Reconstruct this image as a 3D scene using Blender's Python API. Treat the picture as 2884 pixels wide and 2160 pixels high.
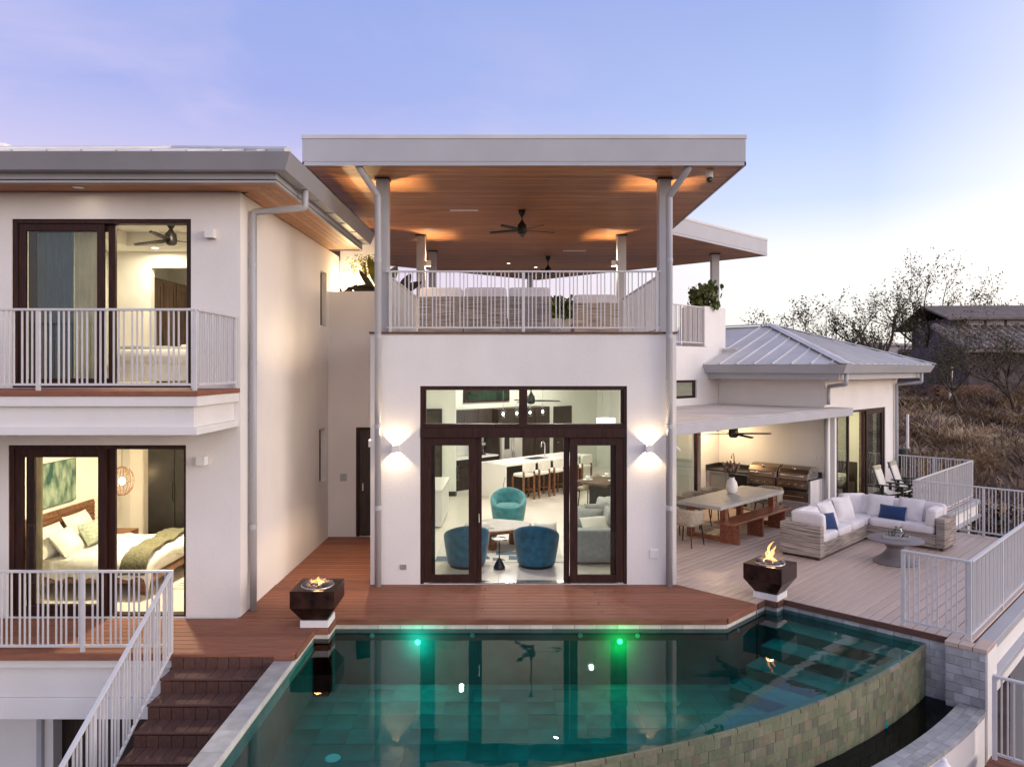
import bpy, bmesh, math, random
from math import sin, cos, pi, radians, sqrt, atan2, hypot
from mathutils import Vector, Matrix, noise as mnoise
random.seed(7)
SC = bpy.context.scene
for _o in list(bpy.data.objects): bpy.data.objects.remove(_o)
COL = SC.collection
SC.render.engine = 'CYCLES'
# ------------------------------------------------------------------ camera
cam_d = bpy.data.cameras.new('camera'); cam = bpy.data.objects.new('camera', cam_d); COL.objects.link(cam)
cam.location = (0, 0, 3.46); cam.rotation_euler = (pi/2, 0, 0)
cam_d.sensor_width = 36; cam_d.lens = 36*2050/2884; cam_d.shift_y = -40/2884
cam_d.clip_start = 0.1; cam_d.clip_end = 3000
SC.camera = cam
# ------------------------------------------------------------------ world: dusk sky
world = bpy.data.worlds.new('World'); SC.world = world; world.use_nodes = True
wn = world.node_tree.nodes; wl = world.node_tree.links; wn.clear()
def wnode(t, **kw):
    n = wn.new(t)
    for k, v in kw.items(): setattr(n, k, v)
    return n
SUN_EL, SUN_AZ = radians(3.0), radians(115)         # sunset glow to the right, a little behind the camera
w_out = wnode('ShaderNodeOutputWorld'); w_add = wnode('ShaderNodeAddShader')
w_b1 = wnode('ShaderNodeBackground'); w_b2 = wnode('ShaderNodeBackground')
w_sky = wnode('ShaderNodeTexSky'); w_sky.sky_type = 'NISHITA'; w_sky.sun_disc = False
w_sky.sun_elevation = SUN_EL; w_sky.sun_rotation = SUN_AZ; w_sky.air_density = 1.0; w_sky.dust_density = 1.0
wl.new(w_sky.outputs[0], w_b1.inputs[0]); w_b1.inputs[1].default_value = 0.03
w_tc = wnode('ShaderNodeTexCoord'); w_sep = wnode('ShaderNodeSeparateXYZ'); wl.new(w_tc.outputs['Generated'], w_sep.inputs[0])
def wmath(op, a, b=None, clamp=False):
    n = wnode('ShaderNodeMath', operation=op, use_clamp=clamp)
    for i, v in enumerate((a, b)):
        if v is None: continue
        if isinstance(v, (int, float)): n.inputs[i].default_value = v
        else: wl.new(v, n.inputs[i])
    return n.outputs[0]
def wramp(fac, stops):
    n = wnode('ShaderNodeValToRGB'); e = n.color_ramp.elements
    while len(e) < len(stops): e.new(0.5)
    for el, (p, c) in zip(e, stops): el.position = p; el.color = (*c, 1)
    wl.new(fac, n.inputs[0]); return n.outputs[0]
def wmix(f, a, b):
    n = wnode('ShaderNodeMix', data_type='RGBA'); wl.new(f, n.inputs[0]); wl.new(a, n.inputs[6]); wl.new(b, n.inputs[7]); return n.outputs[2]
z_ = wmath('MAXIMUM', w_sep.outputs[2], 0.0)
near = wramp(z_, [(0.0, (1, .86, .72)), (.04, (1, .97, .92)), (.14, (.99, .99, 1)), (.21, (.64, .74, .97)), (.31, (.45, .56, .91)), (.46, (.335, .425, .80)), (.7, (.47, .49, .72)), (1.0, (.52, .52, .70))])
far = wramp(z_, [(0.0, (.76, .58, .70)), (.12, (.72, .58, .80)), (.24, (.60, .55, .83)), (.34, (.36, .41, .80)), (.48, (.29, .38, .77)), (.7, (.45, .47, .72)), (1.0, (.52, .52, .70))])
glow = wramp(z_, [(0.0, (.96, .76, .62)), (.14, (.86, .73, .68)), (.40, (.58, .55, .62)), (1.0, (.26, .29, .44))])
gsc = wnode('ShaderNodeVectorMath', operation='SCALE'); wl.new(glow, gsc.inputs[0]); gsc.inputs['Scale'].default_value = 2.6
sx, sy = sin(SUN_AZ), cos(SUN_AZ)
dt = wmath('ADD', wmath('MULTIPLY', w_sep.outputs[0], sx), wmath('MULTIPLY', w_sep.outputs[1], sy))
tf = wmath('MULTIPLY', wmath('ADD', dt, 0.62), 1.9, True)
base0 = wmix(tf, far, near)
gf = wmath('MULTIPLY', wmath('SUBTRACT', dt, .02), 1.25, True)
base = wmix(gf, base0, gsc.outputs[0])
# thin lavender-pink streaks of cloud
w_map = wnode('ShaderNodeMapping'); wl.new(w_tc.outputs['Generated'], w_map.inputs[0]); w_map.inputs['Scale'].default_value = (1.6, 1.6, 4.2); w_map.inputs['Rotation'].default_value = (0.25, 0.32, 0.3)
w_nz = wnode('ShaderNodeTexNoise'); wl.new(w_map.outputs[0], w_nz.inputs[0]); w_nz.inputs['Scale'].default_value = 2.3; w_nz.inputs['Detail'].default_value = 5; w_nz.inputs['Roughness'].default_value = .52; w_nz.inputs['Distortion'].default_value = .5
cl = wmath('MULTIPLY', wmath('SUBTRACT', w_nz.outputs[0], .42), 2.8, True)
clf = wmath('MULTIPLY', wmath('MULTIPLY', cl, .75), wmath('SUBTRACT', 1.0, tf))
clf = wmath('MULTIPLY', clf, wmath('SUBTRACT', 1.0, wmath('MULTIPLY', wmath('SUBTRACT', z_, .27), 4.2, True), True))
cc = wnode('ShaderNodeRGB'); cc.outputs[0].default_value = (.80, .66, .86, 1)
skyc = wmix(clf, base, cc.outputs[0])
wl.new(skyc, w_b2.inputs[0]); w_b2.inputs[1].default_value = 0.95
wl.new(w_b1.outputs[0], w_add.inputs[0]); wl.new(w_b2.outputs[0], w_add.inputs[1]); wl.new(w_add.outputs[0], w_out.inputs[0])
# ------------------------------------------------------------------ sun: faint last glow
sun_d = bpy.data.lights.new('sun', 'SUN'); sun = bpy.data.objects.new('sun', sun_d); COL.objects.link(sun)
sun_d.energy = 0.9; sun_d.angle = radians(22); sun_d.color = (1, .86, .74)
_sd = Vector((sin(SUN_AZ)*cos(radians(9)), cos(SUN_AZ)*cos(radians(9)), sin(radians(9))))
sun.rotation_euler = (-_sd).to_track_quat('-Z', 'Y').to_euler(); sun.location = (30, -14, 12)
# ------------------------------------------------------------------ colour management
vs = SC.view_settings; vs.view_transform = 'Standard'; vs.look = 'None'; vs.exposure = 0.12; vs.gamma = 1.0; vs.use_curve_mapping = False
cy = SC.cycles; cy.use_denoising = True; cy.max_bounces = 8; cy.diffuse_bounces = 4; cy.glossy_bounces = 4; cy.transmission_bounces = 4; cy.transparent_max_bounces = 16
cy.caustics_reflective = False; cy.caustics_refractive = False; cy.sample_clamp_indirect = 4.0
try: cy.denoiser = 'OPENIMAGEDENOISE'
except Exception: pass
# ------------------------------------------------------------------ materials
MATS = {}
def M(name, col, rough=.6, metal=0, var=.08, scale=4, stretch=(1, 1, 1), bump=0, bscale=60, bstretch=None, objvar=0, col2=None, spec=.5, coat=0, detail=3, sheen=0, var2=0, alpha=None, contrast=1.0, transl=0):
    m = bpy.data.materials.new(name); m.use_nodes = True; nt = m.node_tree; N = nt.nodes; L = nt.links
    b = N['Principled BSDF']; b.inputs['Roughness'].default_value = rough; b.inputs['Metallic'].default_value = metal
    b.inputs['Specular IOR Level'].default_value = spec; b.inputs['Coat Weight'].default_value = coat; b.inputs['Sheen Weight'].default_value = sheen
    tc = N.new('ShaderNodeTexCoord'); mp = N.new('ShaderNodeMapping'); L.new(tc.outputs['Object'], mp.inputs[0]); mp.inputs['Scale'].default_value = stretch
    oi = N.new('ShaderNodeObjectInfo')
    # shift the pattern from object to object
    sc = N.new('ShaderNodeMath'); sc.operation = 'MULTIPLY'; sc.inputs[1].default_value = 37.0; L.new(oi.outputs['Random'], sc.inputs[0])
    cx = N.new('ShaderNodeCombineXYZ'); L.new(sc.outputs[0], cx.inputs[0]); L.new(sc.outputs[0], cx.inputs[2]); L.new(cx.outputs[0], mp.inputs['Location'])
    nz = N.new('ShaderNodeTexNoise'); nz.inputs['Scale'].default_value = scale; nz.inputs['Detail'].default_value = detail; L.new(mp.outputs[0], nz.inputs[0])
    rp = N.new('ShaderNodeValToRGB'); e = rp.color_ramp.elements
    c2 = col2 if col2 else tuple(c*(1-2.2*var) for c in col); c1 = col if col2 else tuple(min(1, c*(1+1.2*var)) for c in col)
    e[0].position = .5-.22/contrast; e[1].position = .5+.22/contrast; e[0].color = (*c2, 1); e[1].color = (*c1, 1); L.new(nz.outputs[0], rp.inputs[0])
    out = rp.outputs[0]
    if var2:
        nz2 = N.new('ShaderNodeTexNoise'); nz2.inputs['Scale'].default_value = .9; nz2.inputs['Detail'].default_value = 4; L.new(tc.outputs['Object'], nz2.inputs[0])
        mr = N.new('ShaderNodeMapRange'); mr.inputs[1].default_value = .3; mr.inputs[2].default_value = .7; mr.inputs[3].default_value = 1-var2; mr.inputs[4].default_value = 1+var2*.5; L.new(nz2.outputs[0], mr.inputs[0])
        vm = N.new('ShaderNodeVectorMath'); vm.operation = 'SCALE'; L.new(out, vm.inputs[0]); L.new(mr.outputs[0], vm.inputs['Scale']); out = vm.outputs[0]
    if objvar:
        mr = N.new('ShaderNodeMapRange'); mr.inputs[3].default_value = 1-objvar; mr.inputs[4].default_value = 1+objvar; L.new(oi.outputs['Random'], mr.inputs[0])
        vm = N.new('ShaderNodeVectorMath'); vm.operation = 'SCALE'; L.new(out, vm.inputs[0]); L.new(mr.outputs[0], vm.inputs['Scale']); out = vm.outputs[0]
    L.new(out, b.inputs['Base Color'])
    if bump:
        if bstretch:
            mp2 = N.new('ShaderNodeMapping'); L.new(tc.outputs['Object'], mp2.inputs[0]); mp2.inputs['Scale'].default_value = bstretch; src = mp2.outputs[0]
        else: src = tc.outputs['Object']
        n3 = N.new('ShaderNodeTexNoise'); n3.inputs['Scale'].default_value = bscale; n3.inputs['Detail'].default_value = 3; L.new(src, n3.inputs[0])
        bp = N.new('ShaderNodeBump'); bp.inputs['Strength'].default_value = bump; bp.inputs['Distance'].default_value = .01; L.new(n3.outputs[0], bp.inputs['Height']); L.new(bp.outputs[0], b.inputs['Normal'])
        # roughness breaks up too
        mr = N.new('ShaderNodeMapRange'); mr.inputs[3].default_value = max(.02, rough-.08); mr.inputs[4].default_value = min(1, rough+.1); L.new(nz.outputs[0], mr.inputs[0]); L.new(mr.outputs[0], b.inputs['Roughness'])
    if transl:
        tb = N.new('ShaderNodeBsdfTranslucent'); L.new(out, tb.inputs[0]); mxs = N.new('ShaderNodeMixShader'); mxs.inputs[0].default_value = transl; o = N['Material Output']; L.new(b.outputs[0], mxs.inputs[1]); L.new(tb.outputs[0], mxs.inputs[2]); L.new(mxs.outputs[0], o.inputs[0])
    MATS[name] = m; return m
def MEM(name, col, strength):
    m = bpy.data.materials.new(name); m.use_nodes = True; N = m.node_tree.nodes; L = m.node_tree.links
    b = N['Principled BSDF']; b.inputs['Base Color'].default_value = (.8, .8, .8, 1); b.inputs['Emission Color'].default_value = (*col, 1); b.inputs['Emission Strength'].default_value = strength
    MATS[name] = m; return m
def MGLASS(name, tint=(.96, .98, .97), rough=0.0, refl=1.0, wave=0, wscale=3, ior=1.45, wstretch=(1, 1, 1), wdist=.02):
    m = bpy.data.materials.new(name); m.use_nodes = True; N = m.node_tree.nodes; L = m.node_tree.links; N.clear()
    o = N.new('ShaderNodeOutputMaterial'); mx = N.new('ShaderNodeMixShader'); t = N.new('ShaderNodeBsdfTransparent'); g = N.new('ShaderNodeBsdfGlossy'); f = N.new('ShaderNodeFresnel')
    t.inputs[0].default_value = (*tint, 1); g.inputs['Roughness'].default_value = rough; f.inputs[0].default_value = ior
    mm = N.new('ShaderNodeMath'); mm.operation = 'MULTIPLY'; mm.use_clamp = True; mm.inputs[1].default_value = refl; L.new(f.outputs[0], mm.inputs[0])
    L.new(mm.outputs[0], mx.inputs[0]); L.new(t.outputs[0], mx.inputs[1]); L.new(g.outputs[0], mx.inputs[2]); L.new(mx.outputs[0], o.inputs[0])
    if wave:
        tc = N.new('ShaderNodeTexCoord'); mp = N.new('ShaderNodeMapping'); mp.inputs['Scale'].default_value = wstretch; L.new(tc.outputs['Object'], mp.inputs[0])
        nz = N.new('ShaderNodeTexNoise'); nz.inputs['Scale'].default_value = wscale; nz.inputs['Detail'].default_value = 2; L.new(mp.outputs[0], nz.inputs[0])
        bp = N.new('ShaderNodeBump'); bp.inputs['Strength'].default_value = wave; bp.inputs['Distance'].default_value = wdist; L.new(nz.outputs[0], bp.inputs['Height'])
        L.new(bp.outputs[0], g.inputs['Normal']); L.new(bp.outputs[0], f.inputs['Normal'])
    MATS[name] = m; return m
M('stucco', (.78, .76, .75), .85, var=.02, scale=1.6, stretch=(1.1, 1.1, .5), bump=.4, bscale=70, var2=.045, spec=.25, detail=6)
M('stucco_grey', (.60, .565, .54), .85, var=.04, scale=2.5, bump=.25, bscale=90, var2=.06, spec=.25)
M('trim', (.42, .425, .46), .45, var=.03, scale=2, bump=.05, bscale=30, var2=.05)
M('gutter', (.30, .30, .335), .45, var=.03, scale=2, bump=.05, bscale=30, var2=.06)  # darker trim copy; shade on the down-facing gutter is painted into it
M('roof_metal', (.60, .585, .58), .38, var=.05, scale=1.5, bump=.06, bscale=14, var2=.1)
M('rail', (.60, .595, .615), .38, var=.03, scale=6)
M('soffit', (.43, .19, .078), .42, var=.24, scale=3, stretch=(.5, 9, 9), objvar=.22, bump=.12, bscale=8, bstretch=(.6, 14, 14), detail=5)
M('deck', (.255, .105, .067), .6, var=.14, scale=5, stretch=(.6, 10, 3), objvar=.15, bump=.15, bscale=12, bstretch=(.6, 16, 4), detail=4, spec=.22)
M('deck_b', (.54, .415, .345), .38, var=.035, scale=5, stretch=(6, .5, 3), objvar=.06, bump=.05, bscale=12, bstretch=(16, .6, 4), detail=4, spec=.7)  # same boards as deck; sky reflection is put into the pale base colour
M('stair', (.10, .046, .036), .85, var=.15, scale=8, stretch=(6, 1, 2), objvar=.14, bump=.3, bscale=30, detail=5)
M('deck_edge', (.115, .05, .035), .5, var=.15, scale=5, stretch=(2, 8, 8), bump=.1, bscale=20)
M('frame', (.036, .011, .008), .5, var=.3, scale=4, stretch=(8, 8, .8), bump=.1, bscale=10, bstretch=(12, 12, 1), spec=.3)
M('dark_wood', (.035, .02, .014), .5, var=.3, scale=3, stretch=(8, 8, .7), objvar=.15)
M('walnut', (.23, .10, .048), .42, var=.25, scale=3, stretch=(1, 8, 8), objvar=.1)
M('hardwood', (.27, .085, .04), .3, var=.25, scale=3, stretch=(6, .7, 6), coat=.2)
M('tilefloor', (.70, .65, .58), .3, var=.03, scale=1.2, var2=.05)
M('inner_wall', (.80, .77, .70), .8, var=.02, scale=2)
M('inner_green', (.74, .76, .70), .8, var=.02, scale=2)
M('black', (.012, .011, .011), .4, var=.2, scale=8)
M('black_metal', (.02, .018, .018), .35, metal=.3, var=.2, scale=8)
M('bronze', (.055, .024, .018), .3, metal=.55, var=.35, scale=7, bump=.08, bscale=25, var2=.25)
M('steel', (.62, .60, .58), .26, metal=1, var=.08, scale=4, stretch=(.4, 10, 10), bump=.03, bscale=40)
M('fridge_steel', (.60, .57, .51), .35, metal=.35, var=.06, scale=4, stretch=(8, 8, .5))
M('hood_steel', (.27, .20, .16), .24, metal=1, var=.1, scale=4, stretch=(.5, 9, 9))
M('chrome', (.8, .8, .8), .12, metal=1, var=.02)
M('brass', (.7, .5, .25), .2, metal=1, var=.02)
M('concrete', (.40, .385, .37), .55, var=.08, scale=6, bump=.08, bscale=60, var2=.08)
M('grey_table', (.20, .175, .18), .5, var=.08, scale=9, bump=.1, bscale=70)
M('granite', (.03, .03, .032), .3, var=.5, scale=60)
M('quartz', (.82, .80, .76), .2, var=.02, scale=2)
M('cushion', (.74, .70, .71), .9, var=.04, scale=6, bump=.25, bscale=220, sheen=.2, var2=.05)
M('navy', (.012, .04, .14), .9, var=.2, scale=40, bump=.3, bscale=200, sheen=.2)
M('blue_velvet', (.012, .115, .20), .75, var=.22, scale=9, bump=.2, bscale=120, sheen=.35, var2=.15)
M('teal_velvet', (.035, .22, .25), .75, var=.18, scale=9, bump=.2, bscale=120, sheen=.35, var2=.1)
M('linen_grey', (.36, .37, .37), .9, var=.08, scale=14, bump=.3, bscale=160, sheen=.2)
M('linen', (.76, .73, .66), .9, var=.05, scale=7, bump=.4, bscale=18, sheen=.15)
M('olive', (.14, .135, .065), .95, var=.3, scale=30, bump=.4, bscale=120, sheen=.2)
M('sage', (.42, .45, .35), .95, var=.25, scale=22, stretch=(1, 1, 6), bump=.4, bscale=80)
M('wicker', (.52, .45, .40), .7, var=.3, scale=9, stretch=(.28, .28, 9), bump=1.0, bscale=16, bstretch=(.5, .5, 9), detail=6, col2=(.11, .085, .072), contrast=1.3)
M('rope', (.40, .34, .27), .8, var=.25, scale=30, stretch=(3, 3, 1), bump=.8, bscale=70, bstretch=(2.5, 2.5, .5), detail=4)
M('curtain', (.70, .65, .54), .9, var=.06, scale=5, transl=.5)
M('curtain_sky_tint', (.008, .05, .14), .9, var=.2, scale=4, stretch=(6, 6, 1))  # blue of the sky reflected in the pane, painted into the cloth
M('stone', (.14, .125, .13), .75, var=.35, scale=14, bump=.5, bscale=40, objvar=.45)
M('leaf', (.16, .20, .05), .5, var=.3, scale=3, objvar=.2, col2=(.05, .08, .02))
M('leaf_dry', (.14, .115, .05), .7, var=.3, scale=1.2, col2=(.05, .05, .02))
M('leaf_lime', (.26, .24, .02), .5, var=.3, scale=4, col2=(.10, .13, .01), transl=.35)
M('bark', (.10, .075, .055), .9, var=.35, scale=9, bump=.6, bscale=20)
M('dark_leaf', (.035, .025, .015), .5, var=.4, scale=4, objvar=.3)
M('hillside', (.26, .18, .125), .95, var=.4, scale=.8, bump=.8, bscale=5, detail=8, col2=(.05, .034, .028), var2=.3)
M('ground', (.13, .105, .08), .95, var=.3, scale=.5, bump=.5, bscale=4, detail=6)
M('grass_dry', (.56, .41, .25), .9, var=.4, scale=.45, col2=(.20, .13, .085), contrast=1.4)
M('house_dark', (.12, .10, .105), .9, var=.2, scale=1.2, bump=.3, bscale=20)
M('rooftile', (.24, .19, .165), .8, var=.3, scale=3, objvar=.35, col2=(.12, .095, .085))
M('brick', (.20, .11, .08), .85, var=.3, scale=6)
M('far_white', (.46, .43, .46), .9, var=.06, scale=.4)
M('linered', (.40, .31, .25), .6, var=.2, scale=8, transl=.45)
M('plastic_white', (.78, .76, .75), .4, var=.02)
M('grille', (.30, .28, .275), .5, var=.1, scale=3)
M('parasol', (.80, .78, .80), .8, var=.05, scale=4, bump=.2, bscale=60)
M('rugm', (.66, .64, .60), .95, var=.06, scale=30, bump=.5, bscale=150)
M('rug_blue', (.13, .19, .25), .95, var=.2, scale=30, bump=.5, bscale=150)
M('marblevein', (.45, .42, .36), .25, var=.2, scale=8)
M('poolfloor', (.015, .27, .265), .9, var=.3, scale=2.2, objvar=.10, var2=.35, col2=(.008, .15, .15), spec=.1)
M('coping', (.40, .40, .40), .6, var=.12, scale=6, bump=.2, bscale=30, objvar=.12, var2=.15)
M('coping_white', (.66, .65, .60), .6, var=.10, scale=5, bump=.15, bscale=30, objvar=.10)
M('basin_dark', (.02, .024, .03), .4, var=.3, scale=2)
M('bluestone', (.42, .43, .45), .55, var=.14, scale=5, bump=.2, bscale=30, objvar=.22, var2=.1)
def stone_tile():
    m = M('greenstone', (.21, .22, .145), .42, var=.3, scale=5, stretch=(3, 3, 1.0), bump=.5, bscale=30, detail=7, var2=.3, col2=(.09, .095, .07))
    N = m.node_tree.nodes; L = m.node_tree.links; b = N['Principled BSDF']
    src = b.inputs['Base Color'].links[0].from_socket
    oi = N.new('ShaderNodeObjectInfo'); rp = N.new('ShaderNodeValToRGB'); e = rp.color_ramp.elements
    st = [(0, (.085, .085, .075)), (.12, (.11, .135, .075)), (.4, (.145, .17, .095)), (.65, (.19, .205, .13)), (.85, (.23, .20, .13)), (.93, (.15, .11, .07)), (1, (.28, .265, .20))]
    while len(e) < len(st): e.new(.5)
    for el, (p, c) in zip(e, st): el.position = p; el.color = (*c, 1)
    L.new(oi.outputs['Random'], rp.inputs[0])
    mx = N.new('ShaderNodeMix'); mx.data_type = 'RGBA'; mx.blend_type = 'MIX'; mx.inputs[0].default_value = .6
    L.new(src, mx.inputs[6]); L.new(rp.outputs[0], mx.inputs[7]); L.new(mx.outputs[2], b.inputs['Base Color'])
stone_tile()
MGLASS('glass', (.965, .98, .965), 0.0, .65)
MGLASS('clear', (.97, .98, .98), 0.05, .9)
MGLASS('water', (.26, .96, .91), 0.0, 1.2, wave=.07, wscale=2.2, ior=1.33, wstretch=(1, 1.6, 1), wdist=.02)
MGLASS('water_dark', (.10, .16, .22), 0.02, .8, wave=.2, wscale=3, ior=1.33)
MEM('lamp_warm', (1, .66, .33), 40); MEM('lamp_white', (.93, .96, 1), 16); MEM('lamp_down', (1, .9, .7), 10)
MEM('lamp_teal', (.10, 1, .70), 7); MEM('lamp_green', (.06, 1, .10), 9); MEM('lamp_soft', (.95, .97, 1), 1.0); MEM('lamp_shade', (1, .78, .45), 1.3); MEM('lamp_off', (.9, .95, 1), .05)
def flame_mat():
    m = bpy.data.materials.new('flame'); m.use_nodes = True; N = m.node_tree.nodes; L = m.node_tree.links; N.clear()
    o = N.new('ShaderNodeOutputMaterial'); tc = N.new('ShaderNodeTexCoord'); sp = N.new('ShaderNodeSeparateXYZ'); L.new(tc.outputs['Generated'], sp.inputs[0])
    rp = N.new('ShaderNodeValToRGB'); e = rp.color_ramp.elements; e[0].color = (1, .62, .26, 1); e[1].color = (1, .28, .06, 1); e[1].position = .95; L.new(sp.outputs[2], rp.inputs[0])
    em = N.new('ShaderNodeEmission'); em.inputs[1].default_value = 3.2; L.new(rp.outputs[0], em.inputs[0])
    tr = N.new('ShaderNodeBsdfTransparent'); lw = N.new('ShaderNodeLayerWeight'); lw.inputs[0].default_value = .45; mx = N.new('ShaderNodeMixShader')
    L.new(lw.outputs['Facing'], mx.inputs[0]); L.new(em.outputs[0], mx.inputs[1]); L.new(tr.outputs[0], mx.inputs[2]); L.new(mx.outputs[0], o.inputs[0]); MATS['flame'] = m
flame_mat()
# ------------------------------------------------------------------ mesh helpers
OFF = {}
class MB:
    def __init__(s): s.v = []; s.f = []
    def add(s, vs, fs, T=None):
        o = len(s.v)
        s.v += [tuple(T @ Vector(p)) if T else tuple(p) for p in vs]; s.f += [tuple(i+o for i in f) for f in fs]; return s
    def box(s, x0, x1, y0, y1, z0, z1, T=None):
        return s.add([(x0, y0, z0), (x1, y0, z0), (x1, y1, z0), (x0, y1, z0), (x0, y0, z1), (x1, y0, z1), (x1, y1, z1), (x0, y1, z1)],
                     [(3, 2, 1, 0), (4, 5, 6, 7), (0, 1, 5, 4), (1, 2, 6, 5), (2, 3, 7, 6), (3, 0, 4, 7)], T)
    def prism(s, poly, z0, z1, T=None):
        n = len(poly)
        ar = sum(poly[i][0]*poly[(i+1) % n][1]-poly[(i+1) % n][0]*poly[i][1] for i in range(n))
        if ar < 0: poly = poly[::-1]
        vs = [(p[0], p[1], z0) for p in poly]+[(p[0], p[1], z1) for p in poly]
        fs = [tuple(range(n-1, -1, -1)), tuple(range(n, 2*n))]+[(i, (i+1) % n, n+(i+1) % n, n+i) for i in range(n)]
        return s.add(vs, fs, T)
    def cyl(s, p0, p1, r0, r1=None, n=12):
        r1 = r0 if r1 is None else r1; p0 = Vector(p0); p1 = Vector(p1); d = (p1-p0).normalized()
        q = d.to_track_quat('Z', 'Y'); a = q @ Vector((1, 0, 0)); b = q @ Vector((0, 1, 0))
        vs = [p0+(a*cos(2*pi*i/n)+b*sin(2*pi*i/n))*r0 for i in range(n)]+[p1+(a*cos(2*pi*i/n)+b*sin(2*pi*i/n))*r1 for i in range(n)]
        fs = [tuple(range(n-1, -1, -1)), tuple(range(n, 2*n))]+[(i, (i+1) % n, n+(i+1) % n, n+i) for i in range(n)]
        return s.add(vs, fs)
    def tube(s, path, r, n=8):
        P = [Vector(p) for p in path]; rs = r if isinstance(r, (list, tuple)) else [r]*len(P); o = len(s.v); ref = None
        for i, p in enumerate(P):
            d = (P[min(i+1, len(P)-1)]-P[max(i-1, 0)]).normalized()
            if ref is None: ref = d.orthogonal().normalized()
            ref = (ref-d*ref.dot(d)); ref = ref.normalized() if ref.length > 1e-6 else d.orthogonal().normalized(); bb = d.cross(ref)
            s.v += [tuple(p+(ref*cos(2*pi*k/n)+bb*sin(2*pi*k/n))*rs[i]) for k in range(n)]
        for i in range(len(P)-1):
            for k in range(n): s.f.append((o+i*n+k, o+i*n+(k+1) % n, o+(i+1)*n+(k+1) % n, o+(i+1)*n+k))
        s.f.append(tuple(o+k for k in range(n-1, -1, -1))); s.f.append(tuple(o+(len(P)-1)*n+k for k in range(n))); return s
    def lathe(s, prof, n=24, c=(0, 0, 0), sx=1, sy=1):
        o = len(s.v)
        for r, z in prof: s.v += [(c[0]+r*sx*cos(2*pi*k/n), c[1]+r*sy*sin(2*pi*k/n), c[2]+z) for k in range(n)]
        for i in range(len(prof)-1):
            for k in range(n): s.f.append((o+i*n+k, o+i*n+(k+1) % n, o+(i+1)*n+(k+1) % n, o+(i+1)*n+k))
        s.f.append(tuple(o+k for k in range(n-1, -1, -1))); s.f.append(tuple(o+(len(prof)-1)*n+k for k in range(n))); return s
    def grid(s, fn, nu, nv, cu=False, cv=False):
        o = len(s.v)
        for i in range(nu): s.v += [tuple(fn(i, j)) for j in range(nv)]
        for i in range(nu if cu else nu-1):
            for j in range(nv if cv else nv-1):
                a, b = i, (i+1) % nu; c, d = j, (j+1) % nv
                s.f.append((o+a*nv+c, o+b*nv+c, o+b*nv+d, o+a*nv+d))
        return s
    def soft(s, c, size, rot=None, e=.38, nu=20, nv=11, puff=0):
        sg = lambda w, p: math.copysign(abs(w)**p, w); R = rot or Matrix.Identity(3); c = Vector(c)
        def fn(i, j):
            u = 2*pi*i/nu; v = -pi/2+pi*j/(nv-1)
            p = Vector((sg(cos(v), e)*sg(cos(u), e)*size[0]/2, sg(cos(v), e)*sg(sin(u), e)*size[1]/2, sg(sin(v), e)*size[2]/2))
            return c+R @ p
        return s.grid(fn, nu, nv, cu=True)
    def pillow(s, c, w, h, t, rot, n=11, pinch=.12):
        c = Vector(c)
        for side in (1, -1):
            def fn(i, j):
                x = -1+2*i/(n-1); y = -1+2*j/(n-1)
                th = (max(0, (1-x**4)*(1-y**4)))**.6*(1-.25*(x*x+y*y)/2)
                xx = x*(1-pinch*(1-abs(y)**2)*.5*abs(x)); yy = y*(1-pinch*(1-abs(x)**2)*.5*abs(y))
                return c+rot @ Vector((xx*w/2, yy*h/2, side*th*t/2))
            if side == 1: s.grid(fn, n, n)
            else:
                o = len(s.f); s.grid(fn, n, n); s.f[o:] = [f[::-1] for f in s.f[o:]]
        return s
    def build(s, name, mat, parent=None, smooth=False, bevel=0, bseg=2, sub=0, auto=None):
        me = bpy.data.meshes.new(name); me.from_pydata(s.v, [], s.f); me.update()
        me.materials.append(MATS[mat])
        if smooth:
            me.polygons.foreach_set('use_smooth', [True]*len(me.polygons))
        o = link(name, me, parent)
        if bevel:
            b = o.modifiers.new('bevel', 'BEVEL'); b.width = bevel; b.segments = bseg; b.limit_method = 'ANGLE'; b.angle_limit = radians(40)
        if sub:
            b = o.modifiers.new('sub', 'SUBSURF'); b.levels = sub; b.render_levels = sub
        if smooth == 'auto':
            try: me.set_sharp_from_angle(angle=radians(35))
            except Exception: pass
        return o
ROOTS = {}
def root_off(o):
    while o is not None:
        if o.name in OFF: return OFF[o.name]
        o = o.parent
    return None
def link(name, me, parent=None):
    o = bpy.data.objects.new(name, me); COL.objects.link(o)
    if parent is not None:
        o.parent = parent
        if parent.name in OFF: o.location = [-c for c in OFF[parent.name]]
    return o
def thing(name, label, cat, loc=(0, 0, 0), rz=0, group=None, off=None, kind=None):
    o = bpy.data.objects.new(name, None); COL.objects.link(o); o.location = loc; o.rotation_euler = (0, 0, rz); o.empty_display_size = .2
    tag(o, label, cat, group, kind)
    if off: OFF[o.name] = off
    return o
def tag(o, label=None, cat=None, group=None, kind=None):
    if label: o['label'] = label
    if cat: o['category'] = cat
    if group: o['group'] = group
    if kind: o['kind'] = kind
    return o
def dup(root, loc, rz, label=None, name=None):
    r = root.copy(); COL.objects.link(r); r.location = loc; r.rotation_euler = (0, 0, rz)
    if name: r.name = name
    if label: r['label'] = label
    for ch in list(root.children):
        c = ch.copy(); COL.objects.link(c); c.parent = r
        for g in ch.children:
            d = g.copy(); COL.objects.link(d); d.parent = c
    return r
def inst(name, me, parent, loc, rot=None, scale=None):
    o = bpy.data.objects.new(name, me); COL.objects.link(o); o.parent = parent; o.location = loc
    if rot: o.rotation_euler = rot
    if scale: o.scale = scale
    return o
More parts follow.
